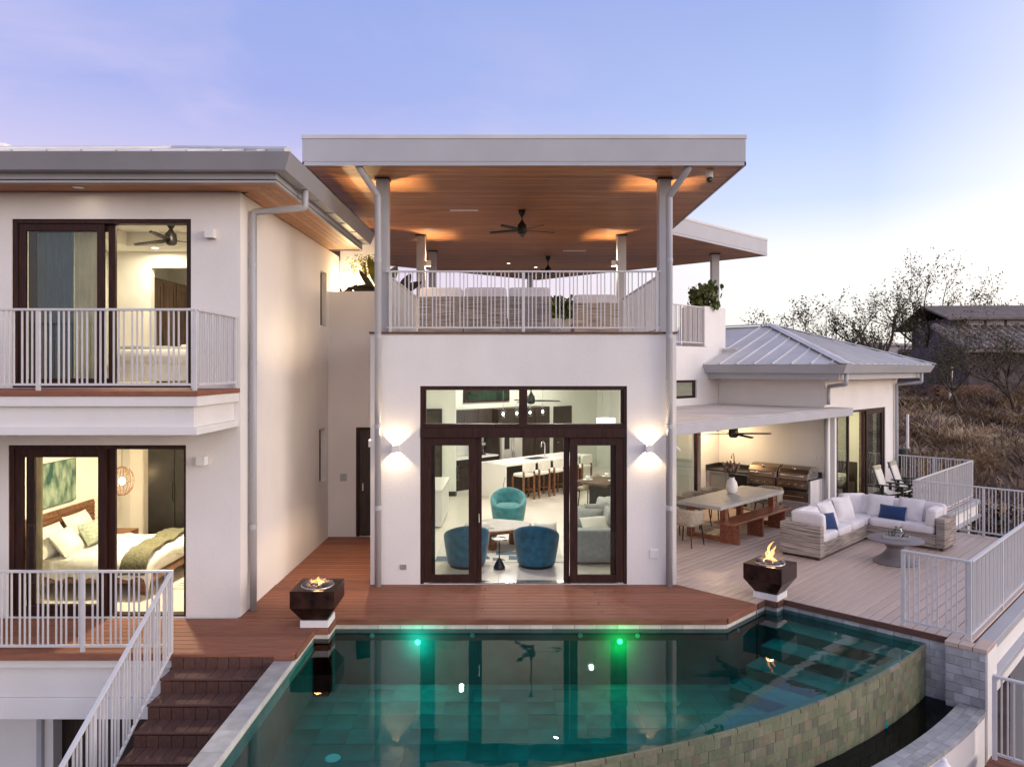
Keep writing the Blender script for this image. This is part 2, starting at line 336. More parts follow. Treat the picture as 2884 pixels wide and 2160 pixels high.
def mesh(mb, name, mat, smooth=False):
    me = bpy.data.meshes.new(name); me.from_pydata(mb.v, [], mb.f); me.update(); me.materials.append(MATS[mat])
    if smooth: me.polygons.foreach_set('use_smooth', [True]*len(me.polygons))
    return me
Q = sqrt(.5)
def W(a, b, z=0): return ((a+b)*Q, (b-a)*Q, z)
def AB(x, y): return ((x-y)*Q, (x+y)*Q)
RW = -pi/4
def RX(a): return Matrix.Rotation(a, 3, 'X')
def RY(a): return Matrix.Rotation(a, 3, 'Y')
def RZ(a): return Matrix.Rotation(a, 3, 'Z')
def wall(mb, p0, p1, th, z0, z1, ops=()):
    """wall from p0 to p1, thickness th to the left of the direction, with openings (u0,u1,z0,z1)"""
    dx, dy = p1[0]-p0[0], p1[1]-p0[1]; Ln = hypot(dx, dy); dx /= Ln; dy /= Ln; nx, ny = -dy*th, dx*th
    us = sorted({0, Ln, *[min(max(o[k], 0), Ln) for o in ops for k in (0, 1)]}); zs = sorted({z0, z1, *[min(max(o[k], z0), z1) for o in ops for k in (2, 3)]})
    solid = lambda i, j: 0 <= i < len(us)-1 and 0 <= j < len(zs)-1 and not any(o[0] <= (us[i]+us[i+1])/2 <= o[1] and o[2] <= (zs[j]+zs[j+1])/2 <= o[3] for o in ops)
    A = lambda u, z: (p0[0]+dx*u, p0[1]+dy*u, z); B = lambda u, z: (p0[0]+dx*u+nx, p0[1]+dy*u+ny, z)
    for i in range(len(us)-1):
        for j in range(len(zs)-1):
            if not solid(i, j): continue
            u, U, z, Z = us[i], us[i+1], zs[j], zs[j+1]
            mb.add([A(u, z), A(U, z), A(U, Z), A(u, Z)], [(0, 1, 2, 3)]); mb.add([B(u, z), B(U, z), B(U, Z), B(u, Z)], [(3, 2, 1, 0)])
            if not solid(i-1, j): mb.add([A(u, z), B(u, z), B(u, Z), A(u, Z)], [(3, 2, 1, 0)])
            if not solid(i+1, j): mb.add([A(U, z), B(U, z), B(U, Z), A(U, Z)], [(0, 1, 2, 3)])
            if not solid(i, j-1): mb.add([A(u, z), A(U, z), B(U, z), B(u, z)], [(3, 2, 1, 0)])
            if not solid(i, j+1): mb.add([A(u, Z), A(U, Z), B(U, Z), B(u, Z)], [(0, 1, 2, 3)])
    return mb
def clip(poly, nx, ny, c):
    out = []
    for i in range(len(poly)):
        p, q = poly[i], poly[(i+1) % len(poly)]; dp = p[0]*nx+p[1]*ny-c; dq = q[0]*nx+q[1]*ny-c
        if dp <= 0: out.append(p)
        if (dp < 0 < dq) or (dq < 0 < dp):
            t = dp/(dp-dq); out.append((p[0]+(q[0]-p[0])*t, p[1]+(q[1]-p[1])*t))
    return out
def planks(parent, polys, ang, w, gap, z0, z1, mat, name='plank', start=0.0, joints=None, bev=0):
    ux, uy = cos(ang), sin(ang); vx, vy = -uy, ux; n = 0
    for poly in polys:
        ts = [p[0]*vx+p[1]*vy for p in poly]; k = math.floor((min(ts)-start)/w)
        while start+k*w < max(ts):
            a, b = start+k*w+gap/2, start+(k+1)*w-gap/2
            c = clip(clip(poly, vx, vy, b), -vx, -vy, -a)
            pieces = [c]
            if joints and len(c) > 2:
                j = joints[k % len(joints)]
                if j is not None: pieces = [clip(c, ux, uy, j-.002), clip(c, -ux, -uy, -j-.002)]
            for c in pieces:
                if len(c) > 2:
                    ar = abs(sum(c[i][0]*c[(i+1) % len(c)][1]-c[(i+1) % len(c)][0]*c[i][1] for i in range(len(c))))/2
                    if ar > .002: MB().prism(c, z0, z1).build(name, mat, parent, bevel=bev, bseg=1); n += 1
            k += 1
    return n
def light(kind, name, loc, energy, color=(1, 1, 1), size=.1, rot=None, parent=None, spot=None, blend=.3):
    d = bpy.data.lights.new(name, kind); d.energy = energy; d.color = color
    if kind == 'AREA': d.size = size
    else: d.shadow_soft_size = size
    if kind == 'SPOT': d.spot_size = spot; d.spot_blend = blend
    o = bpy.data.objects.new(name, d); COL.objects.link(o); o.location = loc
    if rot: o.rotation_euler = rot
    if parent is not None:
        o.parent = parent
        if parent.name in OFF: o.location = [a-b for a, b in zip(loc, OFF[parent.name])]
    return o
# ================================================================== TERRAIN
def smooth(t): t = max(0, min(1, t)); return t*t*(3-2*t)
def interp(x, pts):
    if x <= pts[0][0]: return pts[0][1]
    for (a, b), (c, d) in zip(pts, pts[1:]):
        if x <= c: return b+(d-b)*smooth((x-a)/(c-a))
    return pts[-1][1]
def hill(x, y):
    t = y+.25*(x-14)
    h = interp(t, [(13, -3.3), (20, -1.1), (26, .35), (33, 1.2), (39, 1.9), (60, 2.3), (110, 0), (300, -12)])
    k = smooth((x-7.5)/4.5)
    base = -3.3 if y < 60 else interp(y, [(60, -3.3), (300, -12)])
    z = base+(h-base)*k
    if x > 9 and 12 < y < 70:
        n = mnoise.fractal(Vector((x*.22, y*.22, 3)), 1.0, 2.0, 5)
        z += .55*n*k*smooth((t-15)/6)
    return z
def terrain():
    xs = [-900, -500, -300, -180, -100, -60, -40, -25, -15, -8, -2, 3, 6]+[7+.55*i for i in range(75)]+[50, 56, 64, 75, 90, 120, 160, 220, 320, 500, 900]
    ys = [-300, -150, -80, -40, -20, -10, -3, 3, 7]+[9+.6*i for i in range(75)]+[56, 60, 66, 74, 85, 100, 130, 170, 230, 300, 420, 600, 900, 1400]
    mb = MB(); mb.grid(lambda i, j: (xs[i], ys[j], hill(xs[i], ys[j])), len(xs), len(ys))
    o = mb.build('ground', 'hillside', None, smooth=True); tag(o, 'dry brown hillside rising behind the railings', None, kind='structure')
terrain()
def lower_terrace():
    mb = MB(); mb.box(-14, 4.0, 2.5, 10.6, -3.29, -3.2)
    tag(mb.build('lower_terrace', 'concrete'), 'grey paving of the lower terrace', None, kind='structure')
lower_terrace()
# ================================================================== DECKS
dk = thing('pool_deck', 'reddish brown composite plank deck between pool and house', None, (0, 10.12, 0), off=(0, 10.12, 0), kind='structure')
PA = [(-12, 8.88), (-2.65, 8.88), (-2.65, 10.12), (-12, 10.12)]
PB = [(-3.82, 10.12), (2.98, 10.12), (3.606, 10.748), (2.645, 11.712), (-3.82, 11.712)]
PC = [(-3.79, 11.712), (-2.29, 11.712), (-2.29, 15.05), (-3.79, 15.05)]
planks(dk, [PA, PB, PC], 0, .14, .010, -.026, 0, 'deck', start=8.88, joints=[None, -.42, None, 1.28, -.42, None, 1.28], bev=.004)
mb = MB()
for P in (PA, PB, PC): mb.prism(P, -.09, -.034)
mb.build('deck_base', 'deck_edge', dk)
def edge(mb, p, q, t, z0, z1):
    """board standing on edge p->q, thickness t to the right hand side"""
    dx, dy = q[0]-p[0], q[1]-p[1]; l = hypot(dx, dy); nx, ny = dy/l*t, -dx/l*t
    mb.prism([p, q, (q[0]+nx, q[1]+ny), (p[0]+nx, p[1]+ny)], z0, z1)
# deck fascia boards
for p, q in [((-12, 8.88), (-2.65, 8.88)), ((-2.65, 8.905), (-2.65, 9.74)), ((-2.65, 9.74), (-2.46, 9.74)), ((-2.46, 9.74), (-2.46, 10.095)), ((-2.46, 10.12), (2.98, 10.12)), ((2.99, 10.13), (3.60, 10.742))]:
    m = MB(); edge(m, p, q, .025, -.082, -.002); m.build('fascia_board', 'deck', dk, bevel=.004)
MB().prism([(-2.65, 9.74), (-2.46, 9.74), (-2.46, 10.12), (-2.65, 10.12)], -.05, -.004).build('deck_base', 'deck', dk)
dr = thing('terrace_deck', 'composite plank deck under the outdoor lounge, sky reflection in its pale colour', None, W(-4.9, 13, 0), RW, off=(-4.9, 13, 0), kind='structure')
R1 = [(-6.41, 10.155), (-5.05, 10.155), (-5.05, 10.65), (-6.905, 10.65)]
R2 = [(-6.905, 10.65), (-2.4, 10.65), (-2.4, 17.65), (-9.69, 17.65), (-9.69, 13.43)]
R3 = [(-6.94, 17.65), (-5.08, 17.65), (-5.08, 22.6), (-6.94, 22.6)]
planks(dr, [R1, R2, R3], pi/2, .14, .008, -.026, 0, 'deck_b', start=2.4, bev=.005)
mb = MB()
for P in (R1, R2, R3): mb.prism(P, -.09, -.034)
mb.build('deck_base', 'deck_edge', dr)
for p, q in [((-5.05, 10.17), (-5.05, 10.43)), ((-5.07, 10.43), (-4.87, 10.43)), ((-4.87, 10.43), (-4.87, 10.625)), ((-4.87, 10.65), (-2.68, 10.65))]:
    m = MB(); edge(m, p, q, .025, -.086, -.002); m.build('fascia_board', 'deck_edge', dr, bevel=.004)
MB().prism([(-5.3, 10.43), (-4.87, 10.43), (-4.87, 10.65), (-5.3, 10.65)], -.05, -.004).build('deck_base', 'deck', dr)
# end cap boards over the tiled pier
for k, (a0, a1) in enumerate([(-2.665, -2.515), (-2.508, -2.36), (-2.353, -2.20)]):
    MB().box(a0, a1, 10.47, 10.645 if k < 2 else 10.9, -.05, .002).build('plank', 'deck_b', dr, bevel=.004)
# white edge beams under the deck's outer side
m = MB(); m.box(-2.395, -2.22, 10.66, 17.8, -.14, -.03); m.build('edge_beam', 'trim', dr, bevel=.006)
m = MB(); m.box(-2.36, -2.26, 10.9, 17.75, -.42, -.142); m.build('edge_beam', 'stucco', dr, bevel=.006)
m = MB(); m.box(-2.34, -2.17, 10.9, 17.8, -.50, -.422); m.build('edge_beam', 'trim', dr, bevel=.006)
m = MB(); m.box(-2.34, -2.24, 10.9, 17.75, -.74, -.502); m.build('edge_beam', 'stucco', dr, bevel=.006)
m = MB(); m.box(-5.07, -4.93, 17.75, 22.75, -.14, -.03); m.box(-7.0, -5.07, 22.62, 22.75, -.14, -.03); m.build('edge_beam', 'trim', dr, bevel=.006)
m = MB(); m.box(-5.07, -4.98, 17.75, 22.7, -.42, -.142); m.build('edge_beam', 'stucco', dr)
m = MB(); m.box(-5.07, -4.92, 17.75, 22.74, -.50, -.422); m.build('edge_beam', 'trim', dr)
for bb in (14.0, 17.4):
    MB().box(-2.6, -2.36, bb-.12, bb+.12, -4.2, -.09).build('support_post', 'stucco', dr)
MB().box(-5.3, -5.1, 22.2, 22.4, -4.5, -.09).build('support_post', 'stucco', dr)
# white block beam under the left deck
db = thing('deck_beam', 'white plastered slab edge under the deck beside the stairs', 'beam', (-8, 8.95, -.84), off=(-8, 8.95, -.84))
MB().box(-12, -4.18, 8.93, 10.1, -.20, -.092).build('slab_edge', 'stucco', db, bevel=.006)
MB().box(-12, -4.24, 9.02, 10.1, -.60, -.202).build('slab_edge', 'stucco', db, bevel=.006)
MB().box(-12, -4.22, 8.99, 10.1, -.86, -.602).build('slab_edge', 'stucco', db, bevel=.006)
# ================================================================== STAIRS
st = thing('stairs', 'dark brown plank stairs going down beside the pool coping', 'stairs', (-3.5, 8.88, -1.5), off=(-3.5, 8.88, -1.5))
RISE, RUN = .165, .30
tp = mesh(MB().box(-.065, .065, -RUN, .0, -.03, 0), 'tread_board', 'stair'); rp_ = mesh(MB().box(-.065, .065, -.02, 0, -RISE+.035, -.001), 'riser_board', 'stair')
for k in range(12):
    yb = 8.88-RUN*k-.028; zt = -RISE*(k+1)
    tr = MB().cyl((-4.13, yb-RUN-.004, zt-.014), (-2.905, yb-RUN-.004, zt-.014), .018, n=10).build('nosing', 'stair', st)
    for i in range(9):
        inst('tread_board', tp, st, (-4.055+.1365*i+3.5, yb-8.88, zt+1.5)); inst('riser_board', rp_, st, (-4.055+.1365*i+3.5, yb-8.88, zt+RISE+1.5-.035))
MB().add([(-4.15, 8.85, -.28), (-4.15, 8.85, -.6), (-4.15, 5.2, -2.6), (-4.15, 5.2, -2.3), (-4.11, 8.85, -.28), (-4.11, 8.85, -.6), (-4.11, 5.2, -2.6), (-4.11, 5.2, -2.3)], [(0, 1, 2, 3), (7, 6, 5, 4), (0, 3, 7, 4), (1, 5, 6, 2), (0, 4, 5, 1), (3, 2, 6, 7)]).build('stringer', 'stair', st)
# ================================================================== POOL
pool = thing('swimming_pool', 'infinity pool with curved green stone edge in front of the house', 'pool', (0, 8.5, -1.55), off=(0, 8.5, -1.55))
CXp, CYp, R0 = -2.77, 17.76, 11.6
def arc(R, t): return (CXp+R*cos(t), CYp+R*sin(t))
T0, T1 = -pi/2+.008, -pi/4-.0
NA = 48
def ring(mb, Ri, Ro, z0, z1, t0=T0, t1=T1, n=NA):
    for k in range(n):
        a, b = t0+(t1-t0)*k/n, t0+(t1-t0)*(k+1)/n
        p = [arc(Ri, a), arc(Ro, a), arc(Ro, b), arc(Ri, b)]
        i = len(mb.v); mb.v += [(*q, z0) for q in p]+[(*q, z1) for q in p]
        mb.f += [(i+3, i+2, i+1, i), (i+4, i+5, i+6, i+7), (i+1, i+2, i+6, i+5), (i+3, i, i+4, i+7)]
        if k == 0: mb.f.append((i, i+1, i+5, i+4))
        if k == n-1: mb.f.append((i+2, i+3, i+7, i+6))
    return mb
ring(MB(), 11.45, 11.571, -2.0, -.175).build('curved_wall', 'greenstone', pool)
# bull-nosed lip stones of the infinity edge
for k in range(30):
    a, b = T0+(T1-T0)*k/30+.0004, T0+(T1-T0)*(k+1)/30-.0004
    ring(MB(), 11.572, 11.606, -.19, -.147, a, b, 4).build('lip_stone', 'greenstone', pool)
# outer face tiles
TA = -pi/2+.265; rows = 6; th_ = .107
for r in range(rows):
    s = TA+(.06 if r % 2 else 0)/R0
    while s < T1-.002:
        w = random.uniform(.075, .155); e = min(T1, s+w/R0)
        z1 = -.191-r*th_; z0 = z1-th_+.002
        pr = random.uniform(0, .005)
        ring(MB(), 11.583, 11.597+pr, z0, z1, s+.00008, e-.00008, 1).build('tile', 'greenstone', pool)
        s = e
# pool floor in stone tiles, inner walls, steps
SX = .36
wx0 = -2.68
def in_pool(x, y):
    if x < wx0-.2 or y > 10.3: return False
    if max(hypot(x+i*.18-CXp, y+j*.18-CYp) for i in (-1, 1) for j in (-1, 1)) > 11.55: return False
    a, b = AB(x, y)
    return not (b > 10.85 or (a < -5.3 and y > 10.3))
fm = mesh(MB().box(-SX/2+.0015, SX/2-.0015, -SX/2+.0015, SX/2-.0015, -.03, 0), 'floor_tile', 'poolfloor')
for i in range(26):
    for j in range(13):
        x = wx0+SX*(i+.5); y = 6.0+SX*(j+.5)
        if in_pool(x, y): inst('floor_tile', fm, pool, (x, y-8.5, -.92+1.55+random.uniform(-.003, .003)))
mb = MB()
edge(mb, (-2.46, 10.13), (2.985, 10.13), -.2, -1.56, -.152)
edge(mb, (2.985, 10.135), (3.606, 10.756), -.2, -1.56, -.152)
edge(mb, (-2.67, 5.9), (-2.67, 9.75), -.22, -1.56, -.10)
edge(mb, (-2.67, 9.75), (-2.46, 9.75), -.2, -1.56, -.152)
edge(mb, (-2.46, 9.75), (-2.46, 10.13), -.2, -1.56, -.152)
mb.build('pool_wall', 'poolfloor', pool)
mb = MB(); mb.prism([W(a, b)[:2] for a, b in [(-5.05, 10.2), (-5.05, 10.44), (-5.3, 10.44), (-5.3, 10.2)]], -1.56, -.152)
mb.prism([W(a, b)[:2] for a, b in [(-5.3, 10.44), (-4.87, 10.44), (-4.87, 10.9), (-5.3, 10.9)]], -1.56, -.152)
mb.prism([W(a, b)[:2] for a, b in [(-4.87, 10.66), (-2.67, 10.66), (-2.67, 10.9), (-4.87, 10.9)]], -1.56, -.152)
mb.build('pool_wall', 'poolfloor', pool)
for k in range(4):
    MB().prism([W(a, b)[:2] for a, b in [(-4.80, 10.655-.44*(k+1)), (-2.97-.03*k-.02*k*k, 10.655-.44*(k+1)), (-2.97, 10.655-.44*k), (-4.80, 10.655-.44*k)]], -1.56, -.29-.155*k).build('step', 'poolfloor', pool, bevel=.01)
# white waterline coping blocks
def coping_run(p, q, bl, z0, z1, t, mat, name='coping_stone'):
    dx, dy = q[0]-p[0], q[1]-p[1]; l = hypot(dx, dy); n = max(1, round(l/bl))
    for k in range(n):
        a, b = (k+.006)/n, (k+1-.006)/n
        m = MB(); edge(m, (p[0]+dx*a, p[1]+dy*a), (p[0]+dx*b, p[1]+dy*b), t, z0, z1); m.build(name, mat, pool, bevel=.004)
coping_run((-2.46, 10.13), (2.985, 10.13), .3, -.152, -.084, -.05, 'coping_white')
coping_run((-2.455, 9.755), (-2.455, 10.13), .2, -.152, -.084, -.05, 'coping_white')
coping_run((-2.67, 9.757), (-2.47, 9.757), .2, -.152, -.084, -.05, 'coping_white')
coping_run((2.99, 10.135), (3.606, 10.75), .3, -.152, -.084, -.05, 'coping_white')
pw = [W(a, b)[:2] for a, b in [(-5.05, 10.17), (-5.05, 10.435), (-4.865, 10.435), (-4.865, 10.655), (-2.67, 10.655)]]
for p, q in zip(pw, pw[1:]): coping_run(p, q, .21, -.30, -.088, -.05, 'bluestone')
# left coping: grey top stones and white inner face
for k in range(7):
    y0, y1 = 5.9+.424*k, 5.9+.424*(k+1)-.004
    MB().box(-2.90, -2.672, y0, y1, -.14, -.086).build('coping_stone', 'coping', pool, bevel=.004)
MB().box(-2.671, -2.655, 5.9, 9.745, -.30, -.084).build('inner_band', 'coping_white', pool)
MB().box(-2.905, -2.69, 5.85, 8.86, -3.3, -.142).build('outer_wall', 'stucco_grey', pool)
# round fittings
def fitting(p, n, r, mat='plastic_white', name='return_inlet'):
    p = Vector(p); n = Vector(n)
    c = MB().cyl(p, p+n*.012, r, r*.85, 20).build(name, 'plastic_white' if mat.startswith('lamp') else mat, pool)
    if mat.startswith('lamp'): MB().cyl(p+n*.012, p+n*.017, r*.7, n=20).build('lens', mat, c).location = (0, 0, 0)
for x in (-1.95, -.55, .95, 1.75): fitting((x, 10.13, -.24), (0, -1, 0), .035)
fitting((*W(-5.05, 9.6)[:2], -.25), (Q, -Q, 0), .03)
fitting((-2.02, 8.2, -.917), (0, 0, 1), .09); fitting((-2.01, 7.35, -.917), (0, 0, 1), .1)
fitting((-1.31, 10.13, -.33), (0, -1, 0), .045, 'lamp_teal', 'pool_lamp'); fitting((1.50, 10.13, -.32), (0, -1, 0), .045, 'lamp_green', 'pool_lamp')
light('POINT', 'pool_light_teal', (-1.31, 9.95, -.36), 5, (.06, 1, .70), .05, parent=pool)
light('POINT', 'pool_light_green', (1.50, 9.95, -.36), 4.5, (.05, 1, .16), .05, parent=pool)
for px_, cl_, en_ in ((-1.31, (.08, 1, .85), 9), (1.50, (.08, 1, .60), 7)):
    light('SPOT', 'pool_lamp_beam', (px_, 10.09, -.34), en_, cl_, .05, rot=(radians(62), 0, pi), parent=pool, spot=radians(150), blend=.8)
# water sheet
wp = [(-2.66, 6.25), (-2.66, 9.76), (-2.45, 9.76), (-2.45, 10.135), (2.985, 10.135), W(-5.045, 10.435)[:2], W(-4.86, 10.435)[:2], W(-4.86, 10.66)[:2], W(-2.93, 10.66)[:2]]
arcp = [arc(11.576, T1+(T0-T1)*k/40) for k in range(41)]
MB().prism(wp+arcp, -1.05, -.927).build('floor_bed', 'poolfloor', pool)
wm = bmesh.new(); vsw = [wm.verts.new((x, y, 0)) for x, y in wp+arcp]; wm.faces.new(vsw[::-1]); bmesh.ops.triangulate(wm, faces=wm.faces[:])
me = bpy.data.meshes.new('pool_water'); wm.to_mesh(me); wm.free(); me.materials.append(MATS['water'])
for p_ in me.polygons:
    pass
wo = bpy.data.objects.new('pool_water', me); COL.objects.link(wo); wo.location = (0, 0, -.150); tag(wo, 'still teal water filling the pool', None, kind='structure')
# catch basin below the infinity edge
cb = thing('catch_basin', 'curved white overflow basin wall below the infinity edge', 'basin', (3.5, 8, -3.3), off=(3.5, 8, -3.3))
ring(MB(), 12.03, 12.29, -3.6, -.80).build('basin_wall', 'stucco', cb)
ring(MB(), 11.58, 12.04, -1.5, -1.3).build('basin_floor', 'basin_dark', cb)
for row, (ri, ro) in enumerate([(12.0, 12.115), (12.118, 12.215), (12.218, 12.312)]):
    s = -pi/2+.30+row*.004
    while s < T1+.012:
        e = s+.20/12; ring(MB(), ri, ro, -.80, -.752, s+.00012, e-.00012, 1).build('coping_stone', 'coping', cb, bevel=.003); s = e
ring(MB(), 11.59, 12.02, -.83, -.82, T0, T1).build('overflow_water', 'water_dark', cb)
# tiled pier and end wall under the deck corner
pr = thing('tiled_pier', 'blue grey stone tiled pier under the deck corner railing', 'pier', W(-2.45, 10.7, -1.5), RW, off=(-2.45, 10.7, -1.5))
MB().box(-2.655, -2.225, 10.515, 10.9, -3.6, -.052).build('pier_core', 'stucco', pr)
MB().box(-2.225, -2.20, 10.50, 10.98, -3.6, -.052).build('end_face', 'stucco', pr)
for r in range(7):
    a = -2.66-(.09 if r % 2 else 0)
    while a < -2.226:
        a1 = min(a+.185, -2.226); a0 = max(a, -2.66)
        if a1-a0 > .02: MB().box(a0+.0015, a1-.0015, 10.496, 10.514, -.165-.115*r+.0015, -.052-.115*r-.0015).build('tile', 'bluestone', pr)
        a += .185
for r in range(7):
    a = -2.96-(.05 if r % 2 else 0)
    while a < -2.668:
        a1 = min(a+.14, -2.668); a0 = max(a, -2.96)
        if a1-a0 > .02: MB().box(a0+.0015, a1-.0015, 10.648, 10.664, -.30-.1*r+.0015, -.20-.1*r-.0015).build('tile', 'bluestone', pr)
        a += .14
MB().box(-2.97, -2.66, 10.665, 10.9, -2, -.2).build('back_wall', 'stucco_grey', pr)
# ================================================================== RAILINGS
barm = {}
def railing(label, p0, p1, z, h=1.0, posts=(0, 1), slope=0, bot=.075, tri=True, group='grey metal railings with bars in threes', cap=.05):
    dx, dy = p1[0]-p0[0], p1[1]-p0[1]; L = hypot(dx, dy); t = thing('railing', label, 'railing', (p0[0], p0[1], z), atan2(dy, dx), group)
    def sb(u0, u1, w, z0, z1):
        return MB().add([(u0, -w, z0+slope*u0), (u1, -w, z0+slope*u1), (u1, w, z0+slope*u1), (u0, w, z0+slope*u0), (u0, -w, z1+slope*u0), (u1, -w, z1+slope*u1), (u1, w, z1+slope*u1), (u0, w, z1+slope*u0)],
                        [(3, 2, 1, 0), (4, 5, 6, 7), (0, 1, 5, 4), (1, 2, 6, 5), (2, 3, 7, 6), (3, 0, 4, 7)])
    sb(-.02, L+.02, cap/2, h-.028, h).build('top_rail', 'rail', t, bevel=.004)
    sb(0, L, .014, bot-.014, bot+.014).build('bottom_rail', 'rail', t)
    us = []
    for f in posts:
        u = f*L; us.append(u)
        MB().box(u-.024, u+.024, -.017, .017, 0+slope*u, h-.027+slope*u).build('post', 'rail', t, bevel=.003)
    key = round(h-bot, 3)
    if key not in barm: barm[key] = mesh(MB().box(-.0085, .0085, -.0085, .0085, 0, h-.03-bot), 'baluster', 'rail')
    u = .07; k = 0
    while u < L-.03:
        if all(abs(u-q) > .035 for q in us): inst('baluster', barm[key], t, (u, 0, bot+slope*u))
        k += 1; u += (.061 if k % 3 else .101) if tri else .075
    return t
railing('long grey balcony railing in front of the upper bedroom window', (-9.6, 8.86), (-3.86, 8.86), 3.2, 1.0, (0, .34, .668, 1))
railing('short side railing at the right end of the upper balcony', (-3.855, 8.93), (-3.855, 10.14), 3.2, 1.0, (1,))
railing('grey deck railing in front of the lower bedroom', (-9.0, 8.92), (-4.18, 8.92), 0.0, 1.0, (0, .385, .776, 1))
railing('sloping handrail descending beside the brown pool stairs', (-4.15, 8.86), (-4.15, 5.6), 0.0, 1.0, (0, .5), slope=-.55, bot=.02)
railing('upper terrace railing across the front below the wood ceiling', (-2.03, 11.83), (2.40, 11.83), 4.06, 1.0, (.012, .5, .99))
railing('left side railing of the upper terrace beside the wall', (-2.1, 11.95), (-2.1, 16.6), 4.06, 1.0, (0, .33, .66, 1))
railing('right side railing of the upper terrace beside the armchair', (2.5, 12.2), (2.5, 16.4), 4.06, 1.0, (0, .33, .66, 1))
railing('short terrace railing between round column and white planter wall', W(-9.76, 13.5)[:2], W(-9.76, 16.78)[:2], 4.06, 1.0, (.33, .66, 1))
railing('short front railing on the deck corner above the tiled pier', W(-3.22, 10.70)[:2], W(-2.44, 10.70)[:2], 0, 1.02, (0, 1))
railing('long railing along the outer right edge of the lounge deck', W(-2.43, 10.74)[:2], W(-2.43, 17.6)[:2], 0, 1.02, (.25, .5, .75, 1))
railing('far railing behind the wicker sectional sofa', W(-5.08, 17.62)[:2], W(-2.45, 17.62)[:2], 0, 1.02, (0, .5))
railing('railing beside the sling chairs along the narrow balcony', W(-5.08, 17.7)[:2], W(-5.08, 22.55)[:2], 0, 1.02, (.5, 1))
railing('end railing of the narrow balcony against the dry hillside', W(-6.9, 22.57)[:2], W(-5.1, 22.57)[:2], 0, 1.02, (.5,))
# ================================================================== helper: eaves, windows
def sweep(mb, path, prof):
    """path: list of (x,y, ox,oy) outward mitre vectors; prof list of (o,z) closed"""
    n = len(prof); i0 = len(mb.v)
    for x, y, ox, oy in path: mb.v += [(x+ox*o, y+oy*o, z) for o, z in prof]
    for k in range(len(path)-1):
        for j in range(n): mb.f.append((i0+k*n+j, i0+(k+1)*n+j, i0+(k+1)*n+(j+1) % n, i0+k*n+(j+1) % n))
    mb.f.append(tuple(i0+j for j in range(n))); mb.f.append(tuple(i0+(len(path)-1)*n+j for j in range(n-1, -1, -1))); return mb
def bars(name, parent, lst, mat='frame', bevel=.004):
    m = MB()
    for b in lst: m.box(*b)
    return m.build(name, mat, parent, bevel=bevel)
def leaf_x(parent, x0, x1, z0, z1, y, t=.045, w=.11, glass='glass', name='sliding_door', mat='frame'):
    """framed glass leaf in an X-Z plane; part with frame bars and a pane sub-part"""
    f = MB().box(x0, x0+w, y, y+t, z0, z1).box(x1-w, x1, y, y+t, z0, z1).box(x0+w, x1-w, y, y+t, z1-w, z1).box(x0+w, x1-w, y, y+t, z0, z0+w).build(name, mat, parent, bevel=.004)
    p = MB().box(x0+w-.005, x1-w+.005, y+t*.4, y+t*.4+.006, z0+w-.005, z1-w+.005).build('pane', glass, f); return f
def leaf_y(parent, y0, y1, z0, z1, x, t=.045, w=.11, glass='glass', name='sliding_door', mat='frame'):
    f = MB().box(x, x+t, y0, y0+w, z0, z1).box(x, x+t, y1-w, y1, z0, z1).box(x, x+t, y0+w, y1-w, z1-w, z1).box(x, x+t, y0+w, y1-w, z0, z0+w).build(name, mat, parent, bevel=.004)
    MB().box(x+t*.4, x+t*.4+.006, y0+w-.005, y1-w+.005, z0+w-.005, z1-w+.005).build('pane', glass, f); return f
def sconce(label, loc, rz, lit=True, power=9):
    """square up-down wall light, open top and bottom; local +y points out of the wall"""
    t = thing('wall_light', label, 'wall light', loc, rz)
    s = .062
    bars('housing', t, [(-s, -s+.007, .006, .125, -s, s), (s-.007, s, .006, .125, -s, s), (-s+.007, s-.007, .118, .125, -s, s), (-s+.007, s-.007, .006, .012, -s, s)], 'plastic_white', .002)
    MB().box(-.04, .04, 0, .006, -.04, .04).build('mounting_plate', 'plastic_white', t)
    if lit:
        MB().box(-.018, .018, .047, .083, -.003, .003).build('bulb', 'lamp_warm', t)
        light('POINT', 'wall_light_up', (0, .065, .008), power, (1, .73, .43), .012, parent=t); light('POINT', 'wall_light_down', (0, .065, -.008), power, (1, .73, .43), .012, parent=t)
    else: MB().box(-.05, .05, .02, .11, -.005, .005).build('bulb', 'plastic_white', t)
    return t
def downlight(label, loc, energy, color=(1, .86, .66), r=.05, mat='lamp_down', size=.12, spot=None):
    t = thing('ceiling_downlight', label, 'downlight', loc)
    MB().lathe([(r+.02, 0), (r+.02, -.006), (r, -.008), (r-.004, -.002)], 20).build('trim_ring', 'plastic_white', t, smooth=True)
    MB().cyl((0, 0, -.001), (0, 0, -.005), r-.004, n=20).build('lens', mat, t)
    if spot: light('SPOT', 'downlight_lamp', (0, 0, -.03), energy, color, .05, parent=t, spot=spot, blend=.6)
    else: light('AREA', 'downlight_lamp', (0, 0, -.03), energy, color, size, parent=t)
    return t
def pipe(parent, path, r=.05, name='downpipe', brackets=()):
    # rounded elbows
    P = [Vector(p) for p in path]; out = [P[0]]
    for i in range(1, len(P)-1):
        d0 = (P[i-1]-P[i]); d1 = (P[i+1]-P[i]); k = min(r*.55, d0.length*.4, d1.length*.4)
        a = P[i]+d0.normalized()*k; b = P[i]+d1.normalized()*k
        out += [a, (a+b)/4+P[i]/2, b]
    out.append(P[-1])
    o = MB().tube(out, r, 14).build(name, 'trim', parent, smooth=True)
    for z, x, y in brackets:
        MB().cyl((x, y, z-.035), (x, y, z+.035), r*1.09, n=16).build('pipe_joint', 'trim', o)
    return o
